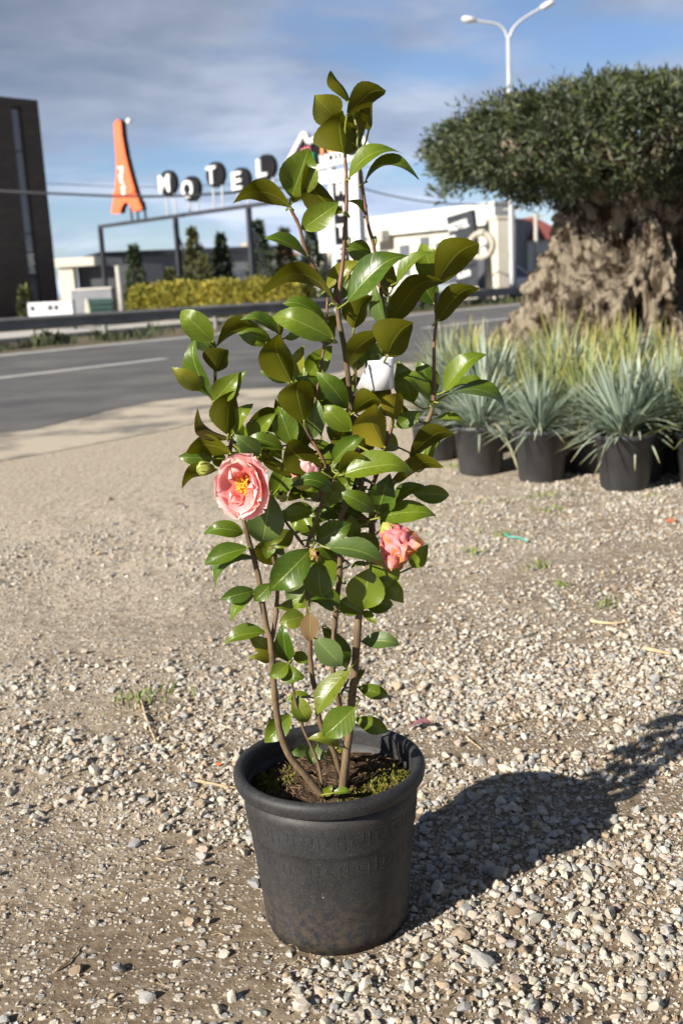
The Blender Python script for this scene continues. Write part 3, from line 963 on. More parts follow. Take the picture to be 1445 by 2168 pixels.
def leaf_mesh(Lg, Wd, arch, fold, wob, nu=18, nv=4, seed=0, blunt=0.0):
    """leaf in its own frame: x along, y across, z up from the upper face; starts at the origin"""
    r = random.Random(seed)
    ph, tw = r.uniform(0, 6.28), r.uniform(-.25, .25)
    rowsz = []
    vs, uvs, fs = [], [], []
    pk = r.uniform(.42, .54) + .10 * blunt
    tipk = r.uniform(.0, .35) * (1 - blunt)
    for i in range(nu + 1):
        u = i / nu
        q = u / pk * .5 if u < pk else .5 + (u - pk) / (1 - pk) * .5
        w = math.sin(PI * q) ** (0.78 if q < .5 else .78 - .34 * blunt)
        if u > .8:
            w *= 1 - tipk * ((u - .8) / .2)
        w = max(w, 0.015)
        if 0 < i < nu and i % 2:
            w *= 1.025
        hw = Wd / 2 * w
        zc = arch * Lg * 4 * u * (1 - u)
        if u > .7:
            zc -= (wob * .5 + .16 * blunt) * Lg * ((u - .7) / .3) ** 2
        if i == nu:
            pass
        for j in range(-nv, nv + 1):
            s = j / nv
            y = hw * s * (1 - 0.10 * fold * abs(s))
            z = zc + fold * hw * abs(s) ** 1.5 * .55 + wob * Wd * .35 * math.sin(u * 7 + ph + (2 if s > 0 else 0)) * abs(s) ** 2 * .5 + tw * hw * s * (u - .5) * 1.2
            vs.append((Lg * u, y, z))
            uvs.append((u, .5 + s * .5))
    row = 2 * nv + 1
    for i in range(nu):
        for j in range(row - 1):
            a = i * row + j
            fs.append((a, a + row, a + row + 1, a + 1))
    return vs, uvs, fs


def make_leaf(Bp, Tp, wpx, side, tint, arch, seed, fixn=None):
    r = random.Random(seed)
    ax = Tp - Bp
    Lg = ax.length
    ax.normalize()
    v = (cC - (Bp + Tp) / 2).normalized()
    n0 = (v - ax * v.dot(ax)).normalized()
    k = ax.cross(n0).normalized()
    ref = Vector((-0.45, -0.1, 0.9)) if side == 'u' else SUN
    if k.dot(ref) < 0:
        k = -k
    w = wpx * PXM
    Wt = max(w, 0.47 * Lg) if side == 'u' else max(w * 1.22, 0.54 * Lg)
    Wt = min(Wt, max(w * (1 if side == 'u' else 1.15), 0.058))
    phi = math.acos(min(1.0, w / Wt))
    n = n0 * math.cos(phi) * (1 if side == 'u' else -1) + k * math.sin(phi)
    if fixn is not None:
        n = fixn
    y = n.cross(ax).normalized()
    n = ax.cross(y).normalized()
    vs, uvs, fs = leaf_mesh(Lg, Wt * 1.04, arch / 100.0, r.uniform(.15, .95), r.uniform(.08, .45), seed=seed, blunt=r.uniform(.5, 1.0) if side == 'd' else r.choice((0, 0, .3, .6)))
    Mx = Matrix((ax, y, n)).transposed()
    V_ = [Mx @ Vector(p) for p in vs]
    nface = len(fs)
    mb = MB()
    mb.add(V_, fs)
    # stalk back to the nearest stem
    D = np.linalg.norm((SP - np.array(Bp[:])) * np.array([1, .8, 1]) + np.array([0, 0, 0]), axis=1) + np.maximum(0, SP[:, 2] - Bp.z - 0.005) * 1.5
    q = Vector(SP[int(D.argmin())]) - Bp
    mb.cur = 1
    mid = q * 0.45 - ax * min(0.012, q.length * .35)
    pts = catmull([q, mid, Vector((0, 0, 0)), ax * Lg * 0.05], 3)
    mb.tube(pts, [0.0016 if q.length < .06 else 0.0019] * (len(pts) - 3) + [0.0015, 0.0013, .0008], 6, False)
    me = mb.mesh('leaf')
    ul = me.uv_layers.new(name='UVMap')
    lv = np.empty(len(me.loops), dtype=np.int32)
    me.loops.foreach_get('vertex_index', lv)
    uva = np.full((len(me.vertices), 2), 0.5)
    uva[:len(uvs)] = uvs
    ul.data.foreach_set('uv', uva[lv].ravel())
    o = link('leaf', me, [LM[tint], m_pet], plant, Bp - POT, True)
    return o


for i, (bx, by, tx, ty, w, side, dep, tint, arch) in enumerate(LEAVES):
    r = random.Random(i)
    dt = r.uniform(-2.6, -0.4) if side == 'u' else r.uniform(-.8, 2.2)
    o = make_leaf(pl(bx, by, dep), pl(tx, ty, dep + dt), w, side, tint, arch, 1000 + i)
    if tint in ('b',):
        o['label'] = 'withered brown leaf'
for i in range(80):                                     # leaves further back in the crown
    r = random.Random(5000 + i)
    px, py = r.gauss(705, 82), r.triangular(690, 1300, 1000)
    dep = r.uniform(-1, 8)
    a = r.uniform(-0.5, PI + 0.5)
    Lp = r.uniform(60, 100)
    o = make_leaf(pl(px, py, dep), pl(px + Lp * math.cos(a), py - Lp * math.sin(a) * .8, dep + r.uniform(-3, 3)), r.uniform(28, 50), r.choice('uud'), 'g', r.uniform(5, 14), 6000 + i)


# flowers
def petal_mat(name, c1, c2, edge, ek, off=0.0):
    m, nt, b = newmat(name)
    uv = nd(nt, 'ShaderNodeUVMap', uv_map='UVMap')
    s = nd(nt, 'ShaderNodeSeparateXYZ')
    lk(nt, uv.outputs[0], s.inputs[0])
    tco = nd(nt, 'ShaderNodeTexCoord')
    n = nd(nt, 'ShaderNodeTexNoise', i_Scale=70.0, i_Detail=5.0, i_Roughness=0.6)
    lk(nt, tco.outputs['Object'], n.inputs['Vector'])
    oi = nd(nt, 'ShaderNodeObjectInfo')
    st = nd(nt, 'ShaderNodeTexNoise', i_Scale=1.0, i_Detail=3.0)
    mpn = nd(nt, 'ShaderNodeMapping')
    mpn.inputs['Scale'].default_value = (2.0, 22.0, 1)
    lk(nt, uv.outputs[0], mpn.inputs[0])
    lk(nt, mpn.outputs[0], st.inputs['Vector'])
    c = mixc(nt, ramp(nt, mth(nt, 'ADD', s.outputs[0], mth(nt, 'MULTIPLY', mth(nt, 'SUBTRACT', st.outputs[0], .5), .8)), [(0.15, 0.0), (0.95, 1.0)]), c1, c2)
    av = mth(nt, 'ABSOLUTE', mth(nt, 'SUBTRACT', mth(nt, 'MULTIPLY', s.outputs[1], 2.0), 1.0))
    ed = mth(nt, 'MAXIMUM', s.outputs[0], mth(nt, 'MULTIPLY', av, 0.99))
    ed = mth(nt, 'ADD', ed, mth(nt, 'MULTIPLY', mth(nt, 'SUBTRACT', n.outputs[0], 0.5), ek))
    ed = mth(nt, 'ADD', ed, mth(nt, 'MULTIPLY', mth(nt, 'SUBTRACT', oi.outputs['Random'], 0.5), ek * 0.35))
    ed = mth(nt, 'ADD', ed, off)
    c = mixc(nt, ramp(nt, ed, [(0.93, 0.0), (1.02, 0.85)]), c, edge)
    c = mixc(nt, ramp(nt, ed, [(1.04, 0.0), (1.10, 0.9)]), c, (0.22, 0.07, 0.015))
    lk(nt, c, b.inputs['Base Color'])
    b.inputs['Roughness'].default_value = 0.55
    bp = nd(nt, 'ShaderNodeBump', i_Strength=0.3, i_Distance=0.002)
    lk(nt, st.outputs[0], bp.inputs['Height'])
    lk(nt, bp.outputs[0], b.inputs['Normal'])
    return translucent(m, c, 0.45)


m_petal = petal_mat('pink_petal', (0.82, 0.22, 0.16), (0.93, 0.58, 0.60), (0.93, 0.74, 0.58), 0.26)
m_wilt = petal_mat('wilted_petal', (0.78, 0.22, 0.26), (0.80, 0.36, 0.33), (0.62, 0.26, 0.03), 1.6, 0.12)
m_stamen = pm('yellow_stamens', (0.75, 0.36, 0.02), (0.82, 0.55, 0.05), scale=300, rough=0.7, island=0.3)
m_sepal = pm('green_sepal', (0.20, 0.25, 0.03), (0.33, 0.33, 0.07), scale=60, rough=0.5, bump=0.3, bscale=120, bdist=.001)
m_budb = pm('browned_bud', (0.22, 0.20, 0.03), (0.20, 0.10, 0.03), scale=70, rough=0.6, bump=0.5, bscale=120, bdist=.002)


def petal(e1, e2, d, alpha, b0, b1, ln, wd, cup, ruf, r0, seed, nu=9, nv=8, z0=0.0, crumple=0.0, split=0.0):
    """one petal about the flower axis d; returns vertices, uvs, faces relative to the flower's centre"""
    r = random.Random(seed)
    rad = e1 * math.cos(alpha) + e2 * math.sin(alpha)
    tan = d.cross(rad)
    vs, uvs, fs = [], [], []
    R_, Z_ = r0, z0
    ph = r.uniform(0, 6.28)
    for i in range(nu + 1):
        u = i / nu
        be = b0 + (b1 - b0) * u
        if i:
            R_ += math.sin(be) * ln / nu
            Z_ += math.cos(be) * ln / nu
        hw = wd / 2 * (0.34 + 0.66 * math.sin(min(1, u * 1.25) * PI / 2)) * (1 if u < .72 else math.sqrt(max(0.0, 1 - ((u - .72) / .285) ** 2.2)) * .98 + .02)
        nrm = rad * -math.cos(be) + d * math.sin(be)
        for j in range(nv + 1):
            s = j / nv * 2 - 1
            rf = ruf * ln * u ** 2 * (0.55 * math.sin(s * 5.2 + ph + u * 3) + .6 * noise.noise((s * 2.3 + seed, u * 3.1, ph)))
            cp = cup * hw * s * s
            p = rad * R_ + d * Z_ + tan * (hw * s) + nrm * (cp + rf)
            if split and u > .8:
                p -= (rad * math.sin(be) + d * math.cos(be)) * (split * ln * (1 - abs(s)) ** 2 * (u - .8) / .2)
            if crumple:
                q = Vector((p.x * 75 + seed, p.y * 75, p.z * 75))
                p += Vector((noise.noise(q), noise.noise(q + Vector((7, 3, 1))), noise.noise(q + Vector((1, 9, 4))))) * crumple * (.3 + u)
            vs.append(p)
            uvs.append((u, j / nv))
    for i in range(nu):
        for j in range(nv):
            a = i * (nv + 1) + j
            fs.append((a, a + 1, a + nv + 2, a + nv + 1))
    return vs, uvs, fs


def uv_obj(name, vs, uvs, fs, m, parent, loc=None):
    mb = MB()
    mb.add(vs, fs)
    me = mb.mesh(name)
    ul = me.uv_layers.new(name='UVMap')
    lv = np.empty(len(me.loops), dtype=np.int32)
    me.loops.foreach_get('vertex_index', lv)
    ul.data.foreach_set('uv', np.array(uvs)[lv].ravel())
    return link(name, me, m, parent, loc, True)


def frame(d):
    d = Vector(d).normalized()
    e1 = d.cross(Vector((0, 0, 1))).normalized()
    return d, e1, e1.cross(d).normalized()


def sub_empty(name, loc, parent):
    o = empty(name, loc)
    o.parent = parent
    return o


def bud(loc, d, ln, rad, m, label, parent, nl=6):
    """closed bud of overlapping scales"""
    g = sub_empty('flower_bud', loc, parent)
    if label:
        g['label'] = label
    d, e1, e2 = frame(d)
    for k in range(nl):
        a = k * 2.4
        sh = 1 - 0.07 * (nl - k) / nl
        vs, uvs, fs = petal(e1, e2, d, a, 0.95, -0.55, ln * 1.15 * sh, rad * 2.1, 0.55, 0.05, rad * .12, 70 + k, nu=8, nv=6)
        uv_obj('scale', vs, uvs, fs, m, g)
    return g


fl = sub_empty('flower', pl(521, 1026, -13.5) - POT, plant)
fl.scale = (.92, .92, 1.03)
fl['label'] = 'open pink flower with yellow stamens'
d, e1, e2 = frame((-0.42, -0.90, 0.06))
k = 0
for n_, b0, b1, ln, wd, cup, ruf, r0, z0 in [(7, 1.25, 1.00, .052, .060, .30, .09, .006, -.010), (6, 1.10, .68, .050, .060, .34, .11, .006, -.004),
                                             (5, 1.0, .40, .043, .050, .34, .14, .009, .0), (3, .75, .15, .032, .026, .25, .3, .012, .002)]:
    for i in range(n_):
        r = random.Random(900 + k)
        a = 2 * PI * (i + r.uniform(-.18, .18)) / n_ + .35 * k / 7
        kk = 1 + r.uniform(-.09, .09)
        vs, uvs, fs = petal(e1, e2, d, a, b0 + r.uniform(-.08, .08), b1 + r.uniform(-.12, .12), ln * kk, wd * kk, cup, ruf, r0, 900 + k, z0=z0, nu=11, nv=10, split=r.choice((0, .0, .1)))
        uv_obj('petal', vs, uvs, fs, m_petal, fl)
        k += 1
mb = MB()
for i in range(170):
    r = random.Random(i)
    a, t = r.uniform(0, 6.28), r.uniform(.1, 1.0)
    di = (d * math.cos(t) + (e1 * math.cos(a) + e2 * math.sin(a)) * math.sin(t))
    l = r.uniform(.011, .019)
    mb.tube([di * .003, di * l * .6, di * l], [.0004, .0004, .0006], 4, False)
    c = di * l
    s = .0014
    mb.add([c + Vector(q) * s for q in ((1, 0, 0), (-1, 0, 0), (0, 1, 0), (0, -1, 0), (0, 0, 1), (0, 0, -1))],
           [(0, 2, 4), (2, 1, 4), (1, 3, 4), (3, 0, 4), (2, 0, 5), (1, 2, 5), (3, 1, 5), (0, 3, 5)])
tag(mb.build('stamens', m_stamen, fl), kind='stuff')
for i in range(5):
    vs, uvs, fs = petal(e1, e2, d, i * 1.257, 1.7, .9, .018, .018, .3, .03, .002, 990 + i, z0=-.016, nu=6, nv=6)
    uv_obj('sepal', vs, uvs, fs, m_sepal, fl)
mb = MB()
mb.tube([d * -.016, d * -.03 + Vector((.01, .01, -.01)), pl(490, 935, -4) - pl(521, 1026, -13.5)], [.004, .003, .0025], 8)
mb.build('flower_stalk', m_pet, fl, smooth=True)

wf = sub_empty('flower', pl(815, 1109, -6) - POT, plant)
wf['label'] = 'wilted pink flower with browned crumpled petals'
d, e1, e2 = frame((0.48, -0.28, -0.84))
for i in range(9):
    r = random.Random(1200 + i)
    vs, uvs, fs = petal(e1, e2, d, i * 2.4, .55 + .25 * (i < 5), -.12 + .25 * (i % 3 == 0), .074 * r.uniform(.75, 1.05), .056, .45, .2, .004, 1200 + i, nu=16, nv=14, crumple=.011)
    uv_obj('petal', vs, uvs, fs, m_wilt, wf)
for i in range(5):
    vs, uvs, fs = petal(e1, e2, d, i * 1.257 + .4, 1.15, .05, .026, .024, .4, .04, .003, 1300 + i, nu=7, nv=6, z0=-.004)
    uv_obj('sepal', vs, uvs, fs, m_sepal, wf)

hf = sub_empty('flower', pl(636, 1030, -8.2) - POT, plant)
hf['label'] = 'half hidden pink flower seen from behind among leaves'
d, e1, e2 = frame((0.35, 0.45, 0.75))
for i in range(8):
    vs, uvs, fs = petal(e1, e2, d, i * .785, 1.15, .25, .044, .042, .35, .1, .004, 1400 + i, nu=9, nv=8)
    uv_obj('petal', vs, uvs, fs, m_petal, hf)
for i in range(5):
    vs, uvs, fs = petal(e1, e2, d, i * 1.257, 1.35, .4, .024, .022, .4, .03, .002, 1450 + i, nu=6, nv=6, z0=-.006)
    uv_obj('sepal', vs, uvs, fs, m_sepal, hf)
bud(pl(454, 990, -7) - POT, (-0.85, -.3, .05), .030, .0125, m_sepal, 'plump green bud', plant)
bud(pl(660, 1180, -12) - POT, (0.45, -.75, .45), .022, .0115, m_budb, 'browned green bud', plant)
bud(pl(793, 523, 1) - POT, (0.05, -.1, 1), .018, .0022, m_sepal, '', plant, 3)
bud(pl(733, 525, -1) - POT, (0.25, -.1, 1), .018, .0022, m_sepal, '', plant, 3)
bud(pl(603, 1060, -6) - POT, (-.2, -.6, .6), .022, .010, m_sepal, 'pale green bud below the hidden flower', plant)

# white band hung on a twig
m_tagm = pm('white_plastic_strip', (0.74, 0.74, 0.76), (0.80, 0.80, 0.82), scale=20, rough=0.45)
m_tagm = translucent(m_tagm, (0.7, 0.7, 0.72), 0.2)
tagw = empty('plant_label', pl(822, 812, 1))
tag(tagw, 'blank white plastic label strip looped round a camellia twig', 'plant label')
o0 = pl(822, 812, 1)


def ribbon(pts, m, name, parent, th=.0005):
    mb = MB()
    vs = []
    for (a, c) in pts:
        vs += [a, c]
    n = len(pts)
    nr_ = [((pts[min(i + 1, n - 1)][0] - pts[max(i - 1, 0)][0]).cross(pts[i][1] - pts[i][0])).normalized() * th for i in range(n)]
    vs2 = []
    for i, (a, c) in enumerate(pts):
        vs2 += [a + nr_[i], c + nr_[i]]
    mb.add(vs + vs2, [(2 * i, 2 * i + 1, 2 * i + 3, 2 * i + 2) for i in range(n - 1)] + [(2 * n + 2 * i, 2 * n + 2 * i + 2, 2 * n + 2 * i + 3, 2 * n + 2 * i + 1) for i in range(n - 1)]
           + [(2 * i, 2 * i + 2, 2 * n + 2 * i + 2, 2 * n + 2 * i) for i in range(n - 1)] + [(2 * i + 1, 2 * n + 2 * i + 1, 2 * n + 2 * i + 3, 2 * i + 3) for i in range(n - 1)])
    return mb.build(name, m, parent, smooth=True)


lp_ = []
for i in range(15):
    a = math.radians(200 + 250 * i / 14)
    c = Vector((math.cos(a) * .021, math.sin(a) * .016, .004 * i / 14))
    lp_.append((pl(806, 818, -3) - o0 + c + Vector((0, 0, -.006)), pl(804, 762, -3) - o0 + c))
ribbon(lp_, m_tagm, 'loop', tagw)
ribbon([(pl(746, 838, -3.4) - o0, pl(770, 788, -3.4) - o0), (pl(768, 838, -3.8) - o0, pl(782, 770, -3.8) - o0), (pl(790, 824, -4.6) - o0, pl(778, 772, -4.6) - o0)], m_tagm, 'tail', tagw)

# ------------------------------------------------------------------ potted yuccas
m_npot = pm('nursery_pot_plastic', (0.026, 0.027, 0.029), (0.045, 0.045, 0.046), scale=9, rough=0.5, bump=0.15, bscale=200, bdist=.001)
m_psoil = pm('yucca_soil', (0.05, 0.035, 0.022), (0.13, 0.09, 0.06), scale=30, rough=1.0, bump=0.6, bscale=90)


def blade_mat(name, cols):
    m, nt, b = newmat(name)
    uv = nd(nt, 'ShaderNodeUVMap', uv_map='UVMap')
    s = nd(nt, 'ShaderNodeSeparateXYZ')
    lk(nt, uv.outputs[0], s.inputs[0])
    g = nd(nt, 'ShaderNodeNewGeometry')
    c = ramp(nt, s.outputs[0], cols)
    hs = nd(nt, 'ShaderNodeHueSaturation')
    lk(nt, mth(nt, 'ADD', mth(nt, 'MULTIPLY', g.outputs['Random Per Island'], .7), .6), hs.inputs['Value'])
    lk(nt, mth(nt, 'ADD', mth(nt, 'MULTIPLY', g.outputs['Random Per Island'], -.03), .515), hs.inputs['Hue'])
    lk(nt, c, hs.inputs['Color'])
    lk(nt, hs.outputs[0], b.inputs['Base Color'])
    b.inputs['Roughness'].default_value = 0.5
    return translucent(m, hs.outputs[0], 0.2)


m_yb = blade_mat('blue_green_blades', [(0.0, (0.30, 0.29, 0.19)), (0.15, (0.19, 0.25, 0.18)), (0.75, (0.30, 0.37, 0.29)), (1.0, (0.40, 0.37, 0.18))])
m_yy = blade_mat('yellow_green_blades', [(0.0, (0.16, 0.17, 0.08)), (0.3, (0.13, 0.19, 0.10)), (0.65, (0.22, 0.265, 0.085)), (1.0, (0.38, 0.33, 0.08))])


def rosette(n, lmin, lmax, wid, droop, seed, pw=.8):
    """stiff narrow blades fanning from a pot's middle"""
    r = np.random.default_rng(seed)
    a = r.uniform(0, 2 * PI, n)
    el = np.radians(r.uniform(4, 86, n)) ** 1.0
    el = np.arcsin(np.clip(r.uniform(0.05, 1.0, n) ** pw, 0, 1))
    L = r.uniform(lmin, lmax, n) * (0.8 + 0.2 * np.sin(el))
    d = np.stack([np.cos(a) * np.cos(el), np.sin(a) * np.cos(el), np.sin(el)], 1)
    side = np.stack([-np.sin(a), np.cos(a), a * 0], 1)
    up = np.cross(d, side) * -1
    up *= np.sign(up[:, 2:3] + 1e-9)
    base = np.stack([np.cos(a) * .03, np.sin(a) * .03, r.uniform(0, .06, n)], 1)
    dr = droop * r.uniform(0.2, 1.5, n) * np.cos(el)
    V, U = [], []
    K = 5
    for k in range(K + 1):
        t = k / K
        c = base + d * (L * t)[:, None]
        c[:, 2] -= dr * L * t ** 2.2
        w = wid * (0.9 + .4 * t) * (1 - t ** 3) + .0006
        V += [c + side * w, c - up * 0.004 * (1 - t), c - side * w]
        U += [t] * 3
    V = np.stack(V, 1).reshape(-1, 3)
    F = []
    for k in range(K):
        for j in (0, 1):
            p = k * 3 + j
            F += [(p, p + 1, p + 4), (p, p + 4, p + 3)]
    m = (K + 1) * 3
    T_ = (np.array(F)[None] + (np.arange(n) * m)[:, None, None]).reshape(-1, 3)
    me = np_mesh('foliage', V, T_, True)
    ul = me.uv_layers.new(name='UVMap')
    lv = np.empty(len(me.loops), dtype=np.int32)
    me.loops.foreach_get('vertex_index', lv)
    ua = np.tile(np.stack([np.array(U), np.array(U) * 0 + .5], 1), (n, 1))
    ul.data.foreach_set('uv', ua[lv].astype(np.float32).ravel())
    return me


mb = MB()
mb.lathe([(0.0, 0.0), (.120, 0.0), (.124, .004), (.150, .262), (.157, .264), (.158, .288), (.150, .290), (.147, .25), (0.0, .25)], 40)
pot_me = mb.mesh('nursery_pot')
pot_me.materials.append(m_npot)
pot_me.polygons.foreach_set('use_smooth', [True] * len(pot_me.polygons))
mb = MB()
mb.lathe([(0, .272), (.08, .270), (.1495, .258)], 24)
soil_me = mb.mesh('yucca_soil')
soil_me.materials.append(m_psoil)
BLUE = [rosette(170, .40, .58, .0065, .32, 40 + i) for i in range(4)]
YELL = [rosette(150, .40, .62, .0055, .3, 60 + i, .55) for i in range(5)]
for me in BLUE:
    me.materials.append(m_yb)
for me in YELL:
    me.materials.append(m_yy)


def yucca(loc, me, label, group, sc=1.0, rz=0.0):
    e = empty('potted_yucca', loc, rz)
    tl_ = random.Random(loc[0] * 99)
    tag(e, label, 'potted plant', group)
    for nm, md in (('pot', pot_me), ('soil', soil_me), ('foliage', me)):
        o = bpy.data.objects.new(nm, md)
        COL.objects.link(o)
        o.parent = e
        if nm == 'foliage':
            o.location = (0, 0, .262)
            o.scale = (sc * tl_.uniform(.85, 1.15), sc * tl_.uniform(.85, 1.15), sc * tl_.uniform(.85, 1.12))
            o.rotation_euler = (tl_.gauss(0, .1), tl_.gauss(0, .1), 0)
            o['kind'] = 'stuff'
    return e


YG = 'potted yuccas in the nursery bed'
for px, py, lab, i in [(1332, 1040, 'blue-green yucca in black pot standing nearest the camera, rightmost of the front pots', 0),
                       (1152, 1018, 'blue-green yucca in black pot, second of the front row from the right', 1),
                       (1022, 1003, 'blue-green yucca in black pot, third from the right, with blades hanging over its rim', 2),
                       (925, 978, 'blue-green yucca in black pot, farthest of the front row, half behind the camellia', 3)]:
    p = gpt(px, py)
    yucca((p.x, p.y + .10, gh(p.x, p.y)), BLUE[i], lab, YG, (.92, .82, .84, .8)[i], i * 1.3)
    if i == 2:
        q = Vector((p.x, p.y + .10, gh(p.x, p.y) + .27))
        mb = MB()
        for dx, dz, ln in ((.13, -.30, .10), (.17, -.30, .16)):
            pts = catmull([Vector((.05, -.06, .0)), Vector((ln * .8, -.13, .03)), Vector((ln + .05, -.17, -.10)), Vector((ln + .10, -.18, dz + .04))], 5)
            mb.tube([(a.x, a.y, a.z) for a in pts], [.009] * (len(pts) - 2) + [.005, .001], 4)
        hb = mb.build('hanging_blades', m_yb, bpy.data.objects['potted_yucca.002'] if 'potted_yucca.002' in bpy.data.objects else None)
        hb.location = (0, 0, .27)
        hb.rotation_euler = (0, 0, -i * 1.3)
p = gpt(1330, 1048)
row = Vector((1.461 - .62, 5.281 - 6.477, 0)).normalized()
back = Vector((row.y * -1, row.x, 0))
if back.y < 0:
    back = -back
f0 = Vector((1.461, 5.38, 0))
cnt = 0
for r_ in range(1, 8):
    for c_ in range(-6, 9):
        q = f0 + back * (.40 * r_) - row * (.42 * c_ + .2 * (r_ % 2)) + Vector((random.gauss(0, .03), random.gauss(0, .03), 0))
        if q.y > 9.6 or q.x < .28 * q.y * .33 + .05 or q.x > .40 * q.y + .3 or road_n(q.x, q.y) > 5.9:
            continue
        if math.hypot(q.x - 2.75, q.y - 9.7) < 1.55:
            continue
        cnt += 1
        first = r_ == 1
        yucca((q.x, q.y, gh(q.x, q.y)), YELL[cnt % 5] if cnt % 3 else BLUE[cnt % 4],
              'slender green yucca in black pot, packed in the bed behind the front pots', YG, random.uniform(.84, 1.06), random.uniform(0, 6.28))
for px in (1425,):                                 # the front row goes on past the frame's right edge
    p = gpt(px, 1075 if px > 1450 else 1000)
    yucca((p.x, p.y + .12, gh(p.x, p.y)), BLUE[px % 4], 'blue-green yucca in black pot, partly cut off at the right edge', YG, .95, px)

# ------------------------------------------------------------------ old olive tree
m_obark = pm('olive_bark', (0.055, 0.039, 0.025), (0.38, 0.32, 0.235), scale=11.0, rough=0.95, bump=1.0, bscale=26, stretch=(1, 1, .3), lo=.43, hi=.57, spec=.1, bdist=.1, detail=10)
m_oleaf, nt, b = newmat('olive_leaf')
g = nd(nt, 'ShaderNodeNewGeometry')
rc = ramp(nt, g.outputs['Random Per Island'], [(0.0, (0.020, 0.034, 0.014)), (0.5, (0.046, 0.066, 0.024)), (0.85, (0.10, 0.118, 0.036)), (1.0, (0.17, 0.17, 0.065))])
lk(nt, mixc(nt, g.outputs['Backfacing'], rc, (0.10, 0.12, 0.08)), b.inputs['Base Color'])
b.inputs['Roughness'].default_value = 0.6
b.inputs['Specular IOR Level'].default_value = 0.2
translucent(m_oleaf, rc, 0.15)
OX, OY = 2.85, 9.7
olive = empty('olive_tree', (OX, OY, 0))
tag(olive, 'ancient olive tree with thick gnarled trunk and flat clipped crown', 'tree')
nz_, na_ = 190, 380
vs = []
pit = at(1318, 530, 8.75) - Vector((OX, OY, 0))
pita, pitz = math.atan2(pit.y, pit.x), pit.z
pit2 = at(1200, 600, 8.75) - Vector((OX, OY, 0))
for i in range(nz_ + 1):
    z = 2.15 * i / nz_
    R_ = 0.24 + 1.45 * math.exp(-z / 1.25) - (.1 * sstep(1.5, 2.1, z))
    for k in range(na_):
        a = 2 * PI * k / na_
        ca, sa = math.cos(a), math.sin(a)
        tw = a + 0.5 * z
        lob = 0.16 * math.sin(3 * tw + .6) + 0.09 * math.sin(7 * tw + 1.7 + 1.2 * math.sin(z * 2)) * (1.25 - .35 * z)
        p = Vector((ca * 1.7, sa * 1.7, z * 1.1))
        rid = 1 - abs(noise.noise(p * 1.9 + Vector((3, 1, 0)))) * 2
        rid2 = 1 - abs(noise.noise(Vector((ca * 6.5, sa * 6.5, z * 3.6)) + Vector((8, 2, 5)))) * 2
        knob = noise.noise(Vector((ca * 9, sa * 9, z * 7.5))) + .6 * noise.noise(Vector((ca * 22, sa * 22, z * 17)))
        flute = 1 - abs(noise.noise(Vector((math.cos(tw) * 7, math.sin(tw) * 7, z * 1.1)))) * 2
        fine_ = 1 - abs(noise.noise(Vector((math.cos(tw) * 19, math.sin(tw) * 19, z * 4.5)))) * 2
        rr = R_ * (1 + lob * .55) + .09 * (flute - .5) + .035 * (fine_ - .5) + 0.16 * (rid - .5) + 0.08 * (rid2 - .5) + 0.34 * abs(noise.noise(Vector((math.cos(tw) * 4.5, math.sin(tw) * 4.5, z * 1.5)))) + .16 * abs(noise.noise(Vector((math.cos(tw) * 11, math.sin(tw) * 11, z * 3.4)) + Vector((3, 3, 3)))) - .13 + 0.018 * knob + .035 * noise.noise(Vector((ca * 30, sa * 30, z * 18)))
        for pa, pz, wa, wz, dp in ((pita, pitz, .20, .16, .45), (pita + .75, pitz - .1, .09, .3, .25), (pita - .55, pitz - .25, .06, .25, .22), (pita + .35, pitz - .55, .07, .16, .3), (pita - .25, pitz - .7, .05, .2, .25), (pita + .1, pitz + .32, .3, .1, .3)):
            da = (a - pa + PI) % (2 * PI) - PI
            rr -= dp * math.exp(-(da / wa) ** 2 - ((z - pz) / wz) ** 2)
        vs.append((ca * rr - .5 * math.exp(-z / .8), sa * rr * .9, z))
fs = [(i * na_ + k, i * na_ + (k + 1) % na_, (i + 1) * na_ + (k + 1) % na_, (i + 1) * na_ + k) for i in range(nz_) for k in range(na_)]
fs.append(tuple(range(nz_ * na_, (nz_ + 1) * na_)))
mb = MB()
mb.add(vs, fs)
mb.build('trunk', m_obark, olive, smooth=True)
for a, l in ((PI, 1.25), (2.5, 1.2), (3.75, 1.2), (4.6, 1.05), (5.5, 1.3), (.3, 1.4), (1.3, 1.1)):
    mb = MB()
    d = Vector((math.cos(a), math.sin(a), 0))
    C = catmull([d * .15 + Vector((0, 0, 1.35)), d * .55 + Vector((0, 0, 1.8)), d * l * .85 + Vector((.05, 0, 2.08)), d * l * 1.1 + Vector((0, .05, 2.3))], 6)
    C = [c + Vector((noise.noise(c * 5), noise.noise(c * 5 + Vector((4, 0, 0))), 0)) * .05 for c in C]
    mb.tube(C, [.34 - .29 * (i / (len(C) - 1)) ** .7 for i in range(len(C))], 12)
    mb.build('limb', m_obark, olive, smooth=True)


